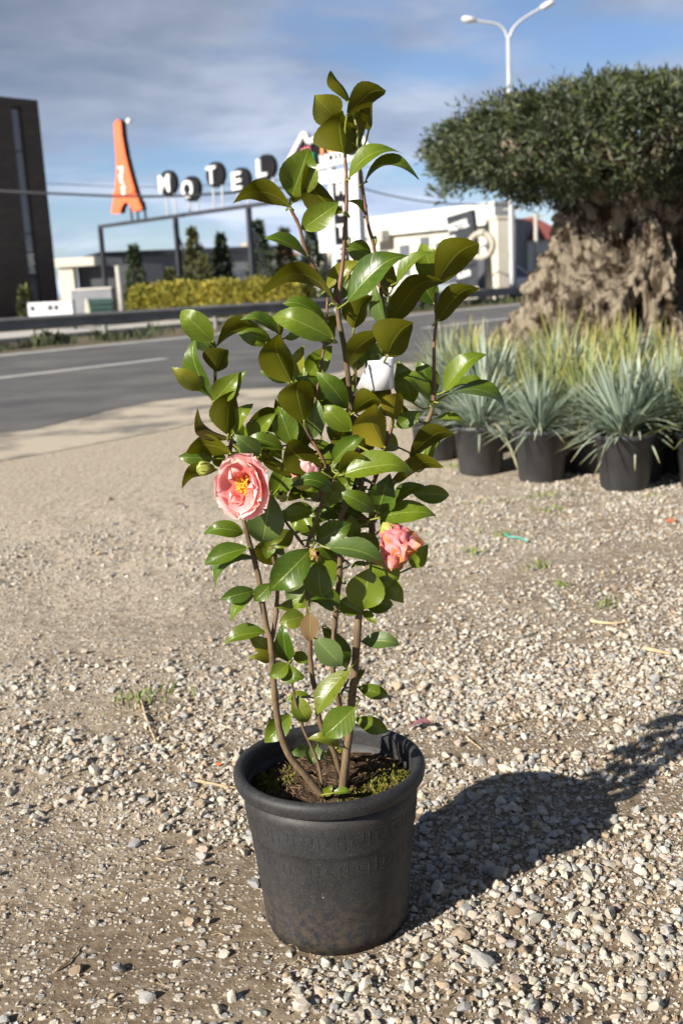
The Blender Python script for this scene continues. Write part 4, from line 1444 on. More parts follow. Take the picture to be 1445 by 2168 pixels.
def crown(n_tuft, per, seed):
    r = np.random.default_rng(seed)
    P, Nn = [], []
    while len(P) < n_tuft:
        x, y = r.uniform(-1, 1, 2)
        q = x * x + y * y
        if q > 1:
            continue
        rr = math.sqrt(q)
        lump = .16 * noise.noise((x * 3, y * 3, 2.0)) + .07 * noise.noise((x * 9, y * 9, 6.0))
        zt = 2.20 + .36 * math.sqrt(max(0, 1 - rr ** 4)) + lump * .8 + .07 * x
        zb = 2.12 - .46 * (1 - rr ** 2.2) - lump * .6
        m = r.random()
        if m < .55:
            z, nz = zt - abs(r.normal(0, .10)), .8
        elif m < .80:
            z, nz = zb + abs(r.normal(0, .09)), -.35
            if rr < .30:
                continue
        else:
            z, nz = r.uniform(min(zb, zt), max(zb, zt)), .2
            s = r.uniform(.86, 1.02) / max(rr, .2)
            x, y = x * s, y * s
            z = 2.2 + (z - 2.2) * .75
        if noise.noise((x * 4.5, y * 4.5, z * 6)) < -.10:
            continue
        if r.random() < .05:
            x, y, z = x * r.uniform(1, 1.07), y * r.uniform(1, 1.07), z + r.uniform(0, .1) * (1 if nz > 0 else -.5)
        P.append((x * 1.86, y * 1.8, z))
        Nn.append((x * .9, y * .9, nz))
    P, Nn = np.array(P), np.array(Nn)
    Nn += r.normal(0, .25, Nn.shape)
    Nn /= np.linalg.norm(Nn, axis=1)[:, None]
    P = np.repeat(P, per, 0) + r.normal(0, .025, (len(P) * per, 3))
    D = np.repeat(Nn, per, 0) + r.normal(0, .62, (len(P), 3))
    D /= np.linalg.norm(D, axis=1)[:, None]
    P = P + D * r.uniform(-.01, .06, len(P))[:, None]
    S = np.cross(D, r.normal(0, 1, D.shape))
    S /= np.linalg.norm(S, axis=1)[:, None]
    L, w = r.uniform(.045, .085, len(P))[:, None], r.uniform(.007, .011, len(P))[:, None]
    V = np.stack([P, P + D * L * .45 + S * w, P + D * L, P + D * L * .45 - S * w], 1).reshape(-1, 3)
    F = np.array([[0, 1, 2], [0, 2, 3]])
    return V, (F[None] + (np.arange(len(P)) * 4)[:, None, None]).reshape(-1, 3)


V, T = crown(6200, 14, 5)
tag(link('crown', np_mesh('crown', V, T, False), m_oleaf, olive), kind='stuff')
mb = MB()
for k in range(260):                                    # twigs inside the crown
    a, rr = random.uniform(0, 6.28), math.sqrt(random.random())
    x, y = 1.7 * rr * math.cos(a), 1.4 * rr * math.sin(a)
    mb.tube([(x * .75, y * .75, 1.98), (x * .9, y * .9, 2.15), (x + random.gauss(0, .1), y + random.gauss(0, .1), random.uniform(2.2, 2.6))], [.014, .01, .004], 4, False)
tag(mb.build('twigs', m_obark, olive), kind='stuff')

# ------------------------------------------------------------------ litter on the yard
m_straw = pm('dry_straw', (0.28, 0.20, 0.11), (0.42, 0.33, 0.20), scale=40, rough=0.9, island=0.3)
m_grass = pm('sprouting_grass', (0.10, 0.16, 0.025), (0.20, 0.24, 0.05), scale=10, rough=0.7, island=0.35)
for pts, rad, lab in [([(300, 1490), (312, 1530), (330, 1572)], .004, 'crooked brown twig lying on the dirt among pale stones'),
                      ([(415, 1660), (460, 1668), (500, 1675)], .0045, 'splintered tan twig lying left of the big pot'),
                      ([(1010, 1548), (1060, 1540), (1120, 1530)], .0035, 'straight straw-coloured stick lying on gravel behind the pot'),
                      ([(985, 1565), (1005, 1580), (1020, 1592)], .0025, 'short thin straw stick right of the pot rim'),
                      ([(1360, 1390), (1385, 1398), (1420, 1402)], .008, 'flat tan wood chip on the gravel near the right edge'),
                      ([(1250, 1325), (1290, 1332), (1340, 1326)], .006, 'long pale bark strip on the gravel behind the pot shadow'),
                      ([(120, 2060), (150, 2035), (170, 2000)], .002, 'fine dark twig lying at the lower left'),
                      ([(330, 1818), (350, 1825), (380, 1820)], .003, 'small dark twig on bare dirt left of the pot')]:
    P = []
    for x, y in pts:
        q = gpt(x, y)
        P.append(Vector((q.x, q.y, gh(q.x, q.y) + rad * 1.6)))
    C = catmull(P, 4)
    mb = MB()
    mb.tube([c - P[0] + Vector((noise.noise(c * 80), noise.noise(c * 70), 0)) * .003 for c in C], [rad * (1 - .5 * i / len(C)) for i in range(len(C))], 6)
    tag(mb.build('twig', m_straw, None, P[0], True), lab, 'twig', 'twigs and chips on the yard')
wi = []
for px, py, n, s in [(300, 1485, 40, .05), (1060, 1132, 30, .05), (1005, 1173, 24, .03), (1165, 1052, 34, .06), (1120, 1060, 26, .05), (1040, 1068, 26, .05), (1165, 1080, 22, .04), (1140, 1205, 24, .03),
                     (1183, 1240, 14, .02), (1280, 1285, 18, .03), (960, 990, 40, .06), (1370, 1052, 16, .03), (330, 1475, 20, .05)]:
    q = gpt(px, py)
    for k in range(n):
        x, y = random.gauss(q.x, s), random.gauss(q.y, s * .8)
        wi.append((x, y, gh(x, y), random.uniform(.012, .035)))
V, T = blades(wi, 0.09, 1.0, 11)
tag(link('grass', np_mesh('grass', V, T, False), m_grass), 'tiny sparse grass sprouts on the gravel', 'grass', kind='stuff')
wi = []
for k in range(420):
    q = gpt(random.gauss(310, 60), random.gauss(1510, 30)) if k < 130 else gpt(random.uniform(0, 1445), random.uniform(1300, 2168))
    wi.append((q.x, q.y, gh(q.x, q.y) + .004))
mb = MB()
for x, y, z in wi:
    a, l = random.uniform(0, 6.28), random.uniform(.008, .03)
    mb.tube([(x, y, z), (x + l * .5 * math.cos(a), y + l * .5 * math.sin(a), z + random.uniform(.001, .006)), (x + l * math.cos(a + .3), y + l * math.sin(a + .3), z)], random.uniform(.0004, .001), 3, False)
tag(mb.build('straw', m_straw), 'scattered bits of dry straw and root on the dirt', 'straw', kind='stuff')
m_string = pm('teal_string', (0.05, 0.33, 0.27), (0.08, 0.42, 0.34), scale=30, rough=0.6)
P = []
for x, y in [(1064, 1132), (1078, 1142), (1090, 1144), (1102, 1145), (1116, 1153)]:
    q = gpt(x, y)
    P.append(Vector((q.x, q.y, gh(q.x, q.y) + .012)))
mb = MB()
mb.tube([c - P[0] for c in catmull(P, 4)], .004, 5)
tag(mb.build('string', m_string, None, P[0], True), 'short teal plastic string lying on the gravel', 'string')
m_shard = pm('red_brick_shard', (0.42, 0.10, 0.04), (0.5, 0.15, 0.06), scale=40, rough=0.8)
for px, py, s, m_, lab in [(466, 1624, .012, m_shard, 'small bright orange-red shard left of the pot rim'), (1422, 1108, .03, m_shard, 'pinkish brick fragment at the right edge below the yuccas')]:
    q = gpt(px, py)
    me = np_mesh('shard', HI[3][0] * np.array([s, s * .7, s * .7]), HI[3][1], False)
    tag(link('brick_shard', me, m_, None, (q.x, q.y, gh(q.x, q.y) + s * .4)), lab, 'shard')
m_purple = pm('dry_purple_leaf', (0.16, 0.06, 0.09), (0.24, 0.10, 0.10), scale=40, rough=0.8)
for px, py, lab in [(380, 1079, 'curled purple dry leaf on pale dirt left of the pink flower'), (890, 1553, 'curled reddish dry leaf just behind the pot')]:
    q = gpt(px, py)
    vs, uvs, fs = leaf_mesh(.07, .03, .25, .8, .3, seed=px)
    mb = MB()
    mb.add(vs, fs)
    tag(mb.build('dry_leaf', m_purple, None, (q.x - .03, q.y, gh(q.x, q.y) + .006), True), lab, 'dry leaf')

# ------------------------------------------------------------------ beyond the road
class Wall:
    """a vertical plane through two photo points; turns photo pixels into its own x (along) and z (up)"""
    def __init__(s, A, B):
        s.o = Vector((A.x, A.y, 0))
        d = Vector((B.x - A.x, B.y - A.y, 0))
        s.len = d.length
        s.e = d.normalized()
        s.n = Vector((s.e.y, -s.e.x, 0))               # local -y, the side facing the camera
        s.rz = math.atan2(s.e.y, s.e.x)

    def lp(s, px, py):
        d = ray(px, py)
        t = (s.o - cC).dot(s.n) / d.dot(s.n)
        p = cC + d * t
        return ((p - s.o).dot(s.e), p.z)

    def empty(s, name):
        return empty(name, s.o, s.rz)


def text_mesh(t, size, extr, bold=0.0, shear=0.0):
    cu = bpy.data.curves.new('text', 'FONT')
    cu.body, cu.size, cu.extrude, cu.offset, cu.shear = t, size, extr, bold, shear
    cu.align_x, cu.align_y = 'CENTER', 'CENTER'
    cu.resolution_u = 4
    o = bpy.data.objects.new('text', cu)
    COL.objects.link(o)
    bpy.context.view_layer.update()
    me = bpy.data.meshes.new_from_object(o.evaluated_get(bpy.context.evaluated_depsgraph_get()))
    bpy.data.objects.remove(o)
    return me


def put_text(t, m, parent, x, y, z, height, width=None, extr=.04, bold=0.02, shear=0.0, rot=0.0, name='letter'):
    """text on a wall facing local -y, fitted to a height and a width in metres"""
    me = text_mesh(t, 1.0, 1.0, bold, shear)
    co = np.empty(len(me.vertices) * 3)
    me.vertices.foreach_get('co', co)
    co = co.reshape(-1, 3)
    lo, hi = co.min(0), co.max(0)
    co = (co - (lo + hi) / 2) / (hi - lo)
    sx = width if width else height * (hi[0] - lo[0]) / (hi[1] - lo[1])
    q = np.stack([co[:, 0] * sx, -co[:, 2] * extr * 2, co[:, 1] * height], 1)
    if rot:
        c, s = math.cos(rot), math.sin(rot)
        q = np.stack([q[:, 0] * c - q[:, 2] * s, q[:, 1], q[:, 0] * s + q[:, 2] * c], 1)
    me.vertices.foreach_set('co', q.astype(np.float32).ravel())
    me.update()
    o = link(name, me, m, parent, (x, y, z))
    return o


m_blk = pm('sign_black', (0.008, 0.008, 0.010), (0.014, 0.014, 0.017), scale=2, rough=0.85, spec=0.1)
m_wht = pm('sign_white', (0.62, 0.62, 0.61), (0.68, 0.68, 0.67), scale=1.5, rough=0.5)
m_org = pm('tower_orange_red', (0.72, 0.135, 0.055), (0.78, 0.165, 0.07), scale=1.0, rough=0.45)
m_orl = pm('sign_orange', (0.75, 0.22, 0.06), (0.8, 0.26, 0.08), scale=1.0, rough=0.5)
m_pnk = pm('sign_pink', (0.6, 0.12, 0.22), (0.65, 0.16, 0.26), scale=1.0, rough=0.5)
m_grn = pm('sign_green', (0.0, 0.36, 0.22), (0.01, 0.42, 0.26), scale=1.0, rough=0.5)
m_stl = pm('dark_sign_steel', (0.03, 0.034, 0.042), (0.05, 0.054, 0.064), scale=2, rough=0.5, metal=.3)
m_pole = pm('galvanised_pole', (0.42, 0.43, 0.45), (0.52, 0.53, 0.55), scale=1.5, rough=0.5, metal=.2)
m_cpole = pm('concrete_pole', (0.33, 0.31, 0.28), (0.42, 0.40, 0.36), scale=4, rough=0.9)

# --- sign gantry with tower and letters
A, B_ = at(213, 478, 52), at(598, 427, 42.2)
gw = Wall(A, B_)
gan = gw.empty('sign_gantry')
tag(gan, 'long dark steel gantry on posts carrying the letter discs and tower', 'gantry')
zb = (gw.lp(213, 478)[1] + gw.lp(530, 436)[1]) / 2
x_end = gw.lp(640, 420)[0]
mb = MB()
mb.box(-.12, x_end, -.08, .08, zb - .09, zb + .06)
mb.build('beam', m_stl, gan)
for px in (216, 376, 531):
    x = gw.lp(px, 520)[0]
    mb = MB()
    mb.box(x - .085, x + .085, -.09, .09, 0, zb - .093)
    mb.build('post', m_stl, gan)
    if px > 300:
        mb = MB()
        mb.tube([(x - .15, .1, zb - .6), (x - .2, 1.5, .0)], .05, 6)
        mb.build('brace', m_stl, gan)
for ch, px, py, bot in [('M', 357, 388, 447), ('O', 406, 400, 443), ('T', 457, 370, 438), ('E', 511, 382, 431), ('L', 564, 354, 424)]:
    x, z = gw.lp(px, py)
    zt, zl = gw.lp(px, py - 25)[1], gw.lp(px, py + 25)[1]
    r = (zt - zl) / 2 * 1.1
    e = empty('letter_disc', gw.o + gw.e * x + Vector((0, 0, zb + .06)), gw.rz)
    tag(e, 'round black sign disc with a raised white letter ' + ch + ' on two thin posts', 'sign', 'motel letter discs on the gantry')
    h = z - zb - .06
    mb = MB()
    n = 36
    mb.prism([(r * 1.2 * math.cos(2 * PI * k / n), h + r * math.sin(2 * PI * k / n)) for k in range(n)], -.05, .10)
    mb.build('disc', m_blk, e)
    put_text(ch, m_wht, e, -.16, -.10, h, r * 1.4, r * (1.55 if ch in 'MO' else 1.25), .04, .025)
    for s in (-.3, .3):
        mb = MB()
        mb.tube([(s, .03, 0), (s, .03, h - r * .7)], .045, 6)
        mb.build('post', m_pole, e)
x0, _ = gw.lp(272, 455)
tw = empty('tower_sign', gw.o + gw.e * x0 + Vector((0, 0, zb + .06)), gw.rz)
tag(tw, 'tall orange-red tower shaped sign with splayed feet and white lettering', 'sign')


def tl(px, py):
    x, z = gw.lp(px, py)
    return (x - x0, z - zb - .06)


left = [(247, 262), (249, 300), (252, 340), (252, 372), (248, 408), (241, 452)]
inner = [(259, 452), (263, 438), (268, 430), (274, 428), (280, 434), (288, 449)]
right = [(306, 443), (292, 408), (282, 374), (271, 330), (264, 290), (261, 258), (254, 253)]
mb = MB()
P = [tl(*q) for q in left + inner + right]
mb.prism(P[::-1], -.14, -.06)
bd = mb.build('tower', m_org, tw)
mb = MB()
mb.prism([(x * 1.0 + .03, z) for x, z in P][::-1], -.057, .12)
mb.build('back_box', m_blk, tw)  # black here paints in the shade on the tower's right-hand side
a, c = tl(246, 414), tl(292, 409)
mb = MB()
mb.prism([(a[0], a[1]), (c[0], c[1]), (c[0] - .02, c[1] + .12), (a[0] + .02, a[1] + .12)], -.20, -.143)
mb.build('ledge', m_org, tw)
tx, tz = tl(267, 382)
hh = tl(267, 350)[1] - tl(267, 414)[1]
put_text('Paris', m_wht, tw, tx, -.175, tz, .42, hh, .03, .03, 0.15, -PI / 2 + .12, 'lettering')
mb = MB()
bx, bz = tl(262, 257)
mb.lathe([(.001, bz - .14), (.1, bz - .1), (.14, bz), (.1, bz + .1), (.001, bz + .14)], 14, bx + .12, .2)
mb.build('top_lamp', m_wht, tw, smooth=True)
for px in (263, 276, 292):
    q = tl(px, 440)
    mb = MB()
    mb.tube([(q[0] + .1, .3, 0), (q[0] + .1, .3, q[1] + .25)], .055, 6)
    mb.build('post', m_stl, tw)

# --- pylon sign
pw = Wall(at(650, 362, 39.5), at(790, 328, 38))
pyl = pw.empty('pylon_sign')
tag(pyl, 'white pylon sign with roof-shaped board and vertical letters behind the camellia top', 'sign')
OUT = [(612, 345), (646, 281), (655, 302), (700, 281), (738, 268), (762, 282), (790, 326), (655, 361)]
P = [pw.lp(*q) for q in OUT]
mb = MB()
mb.prism(P[::-1], .0, .25)
mb.build('board', m_blk, pyl)
mb = MB()
for p, q in zip(P, P[1:] + P[:1]):
    mb.tube([(p[0], -.06, p[1]), (q[0], -.06, q[1])], .10, 8)
mb.build('frame', m_wht, pyl, smooth=False)
for t, m_, px, py, h, w, sh in [('Paris', m_orl, 708, 302, .58, 1.15, .2), ('MOTEL', m_wht, 712, 332, .36, 1.3, 0), ('mini', m_pnk, 649, 317, .26, .4, .2)]:
    x, z = pw.lp(px, py)
    put_text(t, m_, pyl, x, -.05, z, h, w, .04, .03, sh, math.atan2(pw.lp(760, 322)[1] - pw.lp(680, 342)[1], pw.lp(760, 322)[0] - pw.lp(680, 342)[0]), 'lettering')
x, z = pw.lp(661, 335)
mb = MB()
mb.lathe([(.001, z - .2), (.12, z - .16), (.15, z), (.12, z + .16), (.001, z + .2)], 12, x, -.06)
mb.build('green_mark', m_grn, pyl, smooth=True)
zb2 = pw.lp(722, 345)[1]
x, _ = pw.lp(752, 480)
mb = MB()
mb.box(x - .22, x + .22, -.10, .30, 0, pw.lp(752, 362)[1])
mb.build('mast', m_wht, pyl)
xg, _ = pw.lp(705, 480)
mb = MB()
mb.box(xg - .09, xg + .09, -.05, .20, 0, pw.lp(705, 352)[1])
mb.build('post', m_pole, pyl)
za = pw.lp(720, 372)[1]
mb = MB()
mb.box(pw.lp(676, 372)[0], x - .223, -.13, .23, za - .22, za + .18)
mb.build('arm', m_wht, pyl)
mb = MB()
mb.box(xg + .093, x - .223, .0, .18, pw.lp(722, 566)[1], za - .223)
mb.build('letter_panel', m_blk, pyl)
for ch, py in (('M', 398), ('O', 442), ('T', 489), ('E', 533)):
    q = pw.lp(723, py)
    put_text(ch, m_wht, pyl, q[0], -.04, q[1], .46, .36, .03, .02)
for py in (482, 522):
    q = pw.lp(688, py)
    mb = MB()
    mb.box(q[0] - .22, xg - .10, -.03, .12, q[1] - .2, q[1] + .2)
    mb.build('side_board', m_wht, pyl)

# --- street lamp
LB = at(1083, 603, 46)
lamp = empty('street_lamp', (LB.x, LB.y, 0))
tag(lamp, 'tall grey street lamp with two curved arms above the olive crown', 'street lamp')
o = Vector((LB.x, LB.y, 0))
fk = at(1075, 78, 46) - o
mb = MB()
mb.tube([(0, 0, 0), (0, 0, 1.0), (fk.x * .9, 0, fk.z * .5), (fk.x, 0, fk.z)], [.13, .115, .09, .075], 12)
mb.build('pole', m_pole, lamp, smooth=True)
for pts, hd in (([(1074, 82), (1066, 62), (1050, 51), (1022, 46), (1006, 43)], ((1006, 43), (977, 40))), ([(1076, 82), (1086, 60), (1104, 42), (1126, 28), (1143, 18)], ((1143, 18), (1172, 3)))):
    mb = MB()
    mb.tube(catmull([at(x, y, 46) - o for x, y in pts], 5), .055, 8)
    mb.build('arm', m_pole, lamp, smooth=True)
    a, c = at(*hd[0], 46) - o, at(*hd[1], 46) - o
    mb = MB()
    ln = (c - a).length
    mb.tube([a, a + (c - a) * .12, a + (c - a) * .5, a + (c - a) * .9, c], [.05, .10, .13, .11, .04], 10)
    mb.v = [(x, y * 1.6, z) for x, y, z in mb.v]
    h = mb.build('lamp_head', m_wht, lamp, smooth=True)

# --- dark tall building on the left
m_dbr, nt, b = newmat('dark_brick')
tcb = nd(nt, 'ShaderNodeTexCoord')
mpn = nd(nt, 'ShaderNodeMapping')
mpn.inputs['Rotation'].default_value = (PI / 2, 0, 0)
lk(nt, tcb.outputs['Object'], mpn.inputs[0])
br = nd(nt, 'ShaderNodeTexBrick', i_Scale=1.0, i_Color1=(.045, .036, .034, 1), i_Color2=(.06, .047, .042, 1), i_Mortar=(.03, .027, .027, 1))
br.inputs['Brick Width'].default_value, br.inputs['Row Height'].default_value, br.inputs['Mortar Size'].default_value = .6, .3, .012
lk(nt, mpn.outputs[0], br.inputs['Vector'])
lk(nt, br.outputs[0], b.inputs['Base Color'])
b.inputs['Roughness'].default_value = .85
m_glass = pm('window_glass', (0.09, 0.10, 0.13), (0.13, 0.14, 0.17), scale=.7, rough=0.12, spec=.8)
dw = Wall(at(0, 205, 60.3), at(80, 212, 62))
bl = dw.empty('tall_dark_building')
tag(bl, 'tall dark brick building with a narrow strip window at the left edge', 'building')
zr = dw.lp(80, 212)[1]
xe = dw.lp(80, 212)[0]
x0w, x1w = dw.lp(25, 240)[0], dw.lp(47, 240)[0]
mb = MB()
mb.box(-15, x0w, 0, 12, 0, zr)
mb.box(x1w, xe, 0, 10, 0, zr)
mb.box(x0w, x1w, .0, 10, dw.lp(40, 226)[1], zr - .003)
mb.box(x0w, x1w, .35, 9.9, 0, dw.lp(40, 226)[1])
mb.build('wall', m_dbr, bl)
zs = [9.2, 7.3, 5.55, 3.75, 2.85, 1.9, .6]
zs = [dw.lp(px, py)[1] for px, py in ((38, 228), (45, 320), (56, 408), (66, 495), (70, 535), (76, 585), (80, 640))]
for za, zc in zip(zs, zs[1:]):
    mb = MB()
    mb.box(x0w + .03, x1w - .03, .22, .30, zc + .04, za - .04)
    mb.build('pane', m_glass, bl)
    mb = MB()
    mb.box(x0w, x1w, .16, .34, zc - .04, zc + .037)
    mb.build('mullion', m_stl, bl)
mb = MB()
zz_ = dw.lp(72, 558)[1]
for k in range(7):
    mb.box(x0w + .10 + .03 * (k % 3), x1w - .08 - .05 * ((k * 2) % 3), .19, .215, zz_ + .45 - k * .16, zz_ + .54 - k * .16)
mb.build('window_sticker', m_wht, bl)

# --- low grey building with a white canopy
m_gry = pm('grey_render', (0.12, 0.125, 0.14), (0.17, 0.175, 0.19), scale=.8, rough=0.9)
m_wall = pm('white_render', (0.56, 0.555, 0.53), (0.64, 0.635, 0.61), scale=.7, rough=0.85)
m_cream = pm('cream_render', (0.46, 0.43, 0.36), (0.54, 0.51, 0.43), scale=.7, rough=0.85)
m_dark = pm('dark_opening', (0.02, 0.022, 0.028), (0.03, 0.032, 0.038), scale=1, rough=.6)
lw = Wall(at(215, 545, 64), at(600, 543, 68))
lo_ = lw.empty('low_grey_building')
tag(lo_, 'long low grey building behind the conifers', 'building')
zt = lw.lp(300, 541)[1]
mb = MB()
mb.box(-.0, lw.len, 0, 9, 0, zt)
mb.build('wall', m_gry, lo_)
mb = MB()
mb.box(-.2, lw.len + .2, -.35, 9.2, zt + .003, zt + .28)
mb.build('roof', m_stl, lo_)
for px in (330, 440, 500):
    q = lw.lp(px, 590)
    mb = MB()
    mb.box(q[0] - .6, q[0] + .6, -.04, .05, q[1] - .5, q[1] + .5)
    mb.build('window', m_glass, lo_)
cw = Wall(at(124, 548, 57.2), at(190, 543, 57))
ca = cw.empty('canopy_porch')
tag(ca, 'white framed porch with dark opening beside the tall dark building', 'porch')
zt = cw.lp(150, 546)[1]
mb = MB()
mb.box(-.1, cw.len + .3, -.3, 4.5, zt - .45, zt)
mb.build('fascia', m_cream, ca)
mb = MB()
mb.box(0, .75, -.1, .5, 0, zt - .453)
mb.build('pillar', m_cream, ca)
mb = MB()
mb.box(.753, cw.len + 2.0, .6, 4.4, 0, zt - .453)
mb.build('back_wall', m_dark, ca)
mb = MB()
mb.box(cw.len + 2.003, cw.len + 2.6, .0, 4.4, 0, zt - .453)
mb.build('side_wall', m_gry, ca)

# --- low things in front of it
lwA = Wall(at(150, 615, 47), at(235, 612, 46))
e = lwA.empty('low_wall')
tag(e, 'low pale grey wall in front of the dark porch', 'wall')
mb = MB()
mb.box(0, lwA.len, 0, .25, 0, 1.35)
mb.build('wall', m_gry, e)
mb = MB()
mb.box(-.05, lwA.len + .05, -.04, .29, 1.353, 1.43)
mb.build('coping', m_conc, e)
bw = Wall(at(58, 640, 38), at(152, 638, 37))
e = bw.empty('low_sign_board')
tag(e, 'low white board with dark marks just above the guardrail', 'sign board')
mb = MB()
mb.box(0, bw.len, 0, .12, .42, .98)
mb.build('board', m_pole, e)
for a, c in ((.14, .32), (.95, 1.15), (1.25, 1.42)):
    mb = MB()
    mb.box(a, c, -.02, -.004, .70, .86)
    mb.build('dark_mark', m_dark, e)
for x in (.1, bw.len - .1):
    mb = MB()
    mb.box(x - .05, x + .05, .123, .2, 0, 1.0)
    mb.build('leg', m_stl, e)
m_teal = pm('dark_green_plastic', (0.012, 0.04, 0.033), (0.02, 0.055, 0.045), scale=3, rough=.5)
gb = Wall(at(192, 640, 40), at(240, 636, 40))
e = gb.empty('slatted_bin')
tag(e, 'dark green slanted slatted bin with pale side behind the guardrail', 'bin')
mb = MB()
mb.prism([(0, 0), (.8, 0), (.86, .98), (-.1, .98)][::1], 0, .6)
mb.build('body', m_teal, e)
for k in range(5):
    mb = MB()
    mb.box(-.02, .8, -.05, -.004, .1 + k * .17, .21 + k * .17)
    mb.build('slat', m_teal, e)
mb = MB()
mb.prism([(-.30, 0), (-.006, 0), (-.11, 1.0), (-.2, 1.0)], .0, .6)
mb.build('side_panel', m_cream, e)
pp = at(258, 640, 43)
e = empty('wooden_post', (pp.x, pp.y, 0))
tag(e, 'short pale wooden post standing at the left end of the hedge', 'post')
mb = MB()
mb.tube([(0, 0, 0), (-.02, 0, 1.3), (-.05, 0, at(257, 562, 43).z)], [.12, .11, .09], 8)
mb.build('shaft', m_cpole, e, smooth=True)
mb = MB()
mb.box(-.15, .15, -.15, .15, 0, .45)
mb.build('footing', m_dark, e)

# --- hedge and conifers
m_hedge = pm('yellow_green_hedge', (0.16, 0.16, 0.015), (0.30, 0.25, 0.025), scale=1.4, rough=.7, island=.45)
m_con = pm('conifer_needles', (0.018, 0.038, 0.016), (0.05, 0.075, 0.022), scale=1.5, rough=.8, island=.4)
m_trunk = pm('brown_trunk', (0.08, 0.055, 0.035), (0.14, 0.10, 0.065), scale=8, rough=.9)


def tufts(pts, dirs, L, w, seed):
    r = np.random.default_rng(seed)
    P, D = np.array(pts), np.array(dirs)
    D = D + r.normal(0, .55, D.shape)
    D /= np.linalg.norm(D, axis=1)[:, None]
    S = np.cross(D, r.normal(0, 1, D.shape))
    S /= np.linalg.norm(S, axis=1)[:, None]
    l, ww = (L * r.uniform(.6, 1.3, len(P)))[:, None], (w * r.uniform(.6, 1.3, len(P)))[:, None]
    V = np.stack([P, P + D * l * .5 + S * ww, P + D * l, P + D * l * .5 - S * ww], 1).reshape(-1, 3)
    F = np.array([[0, 1, 2], [0, 2, 3]])
    return V, (F[None] + (np.arange(len(P)) * 4)[:, None, None]).reshape(-1, 3)


ha, hb_ = at(285, 640, 44.5), at(650, 630, 38.5)
hd = Vector((hb_.x - ha.x, hb_.y - ha.y, 0))
pts, dirs = [], []
for k in range(16000):
    t = random.random()
    ph = random.uniform(0, PI)
    bump = 1 + .16 * noise.noise((t * 22, 1, 2)) + .08 * noise.noise((t * 70, 3, 2))
    rr = random.uniform(.72, 1.0) * bump
    nx_, nz_ = math.cos(ph) * .5 * rr, math.sin(ph) ** .6 * 1.38 * rr
    q = hd * t + Vector((hd.y, -hd.x, 0)).normalized() * nx_
    pts.append((q.x, q.y, nz_))
    dirs.append((hd.y / hd.length * nx_ * 1.5, -hd.x / hd.length * nx_ * 1.5, .8))
V, T = tufts(pts, dirs, .16, .045, 2)
e = empty('hedge', (ha.x, ha.y, 0))
tag(e, 'clipped yellow-green hedge running behind the guardrail', 'hedge')
tag(link('foliage', np_mesh('foliage', V, T, False), m_hedge, e), kind='stuff')
mb = MB()
for t in np.linspace(.02, .98, 30):
    q = hd * t
    mb.tube([(q.x, q.y, 0), (q.x + random.gauss(0, .1), q.y + random.gauss(0, .1), .9)], [.03, .015], 5)
mb.build('stems', m_trunk, e)


def conifer(px, ptop, Y, rad, label, seed, col=m_con, grp='conifers behind the hedge'):
    r = random.Random(seed)
    tip = at(px, ptop, Y)
    h = tip.z
    e = empty('conifer', (tip.x, tip.y, 0))
    tag(e, label, 'tree', grp)
    pts, dirs = [], []
    for k in range(int(1500 * h / 3)):
        t = r.random() ** 1.25
        lay = .78 + .22 * math.sin(t * 34 + r.uniform(-.6, .6))
        a = r.uniform(0, 2 * PI)
        br_ = 1 + .35 * noise.noise((math.cos(a) * 2, math.sin(a) * 2, t * 6 + seed))
        q = rad * (1 - t) ** .85 * lay * br_ * r.uniform(.45, 1.0) + .02
        pts.append((q * math.cos(a), q * math.sin(a), .15 + t * (h - .2)))
        dirs.append((math.cos(a), math.sin(a), .55))
    V, T = tufts(pts, dirs, .26, .05, seed)
    tag(link('crown', np_mesh('crown', V, T, False), col, e), kind='stuff')
    mb = MB()
    mb.tube([(0, 0, 0), (0, 0, h * .95)], [.09, .01], 7)
    mb.build('trunk', m_trunk, e)


m_con2 = pm('yellowish_conifer', (0.055, 0.065, 0.018), (0.10, 0.10, 0.025), scale=1.5, rough=.8, island=.4)
conifer(282, 520, 47, .75, 'loose young conifer left of the hedge with a forked top', 1)
conifer(406, 484, 47, .75, 'slim olive-green conifer under the letter O disc', 2, m_con2)
conifer(466, 496, 48, .85, 'dark conifer between two gantry posts under the letter T disc', 3)
conifer(545, 468, 46, .95, 'tallest dark conifer right of the gantry post under the letter E disc', 4)
conifer(600, 486, 47, .85, 'brownish conifer under the letter L disc', 5, m_con2)
conifer(656, 478, 47, .85, 'dark conifer just left of the pylon sign', 6)
conifer(360, 570, 46, .9, 'low rounded conifer at the foot of the gantry post', 7, m_con2)
conifer(432, 545, 46, .8, 'short bushy conifer beside the slim olive-green one', 8, m_con2)
conifer(52, 610, 42, .35, 'tiny yellowish conifer in front of the tall dark building', 9, m_con2)

# --- houses with orange roofs, far
m_tile = pm('orange_roof_tiles', (0.42, 0.13, 0.06), (0.52, 0.19, 0.09), scale=2, rough=.85)
m_mar = pm('maroon_roof', (0.17, 0.045, 0.04), (0.22, 0.06, 0.05), scale=1.5, rough=.8)


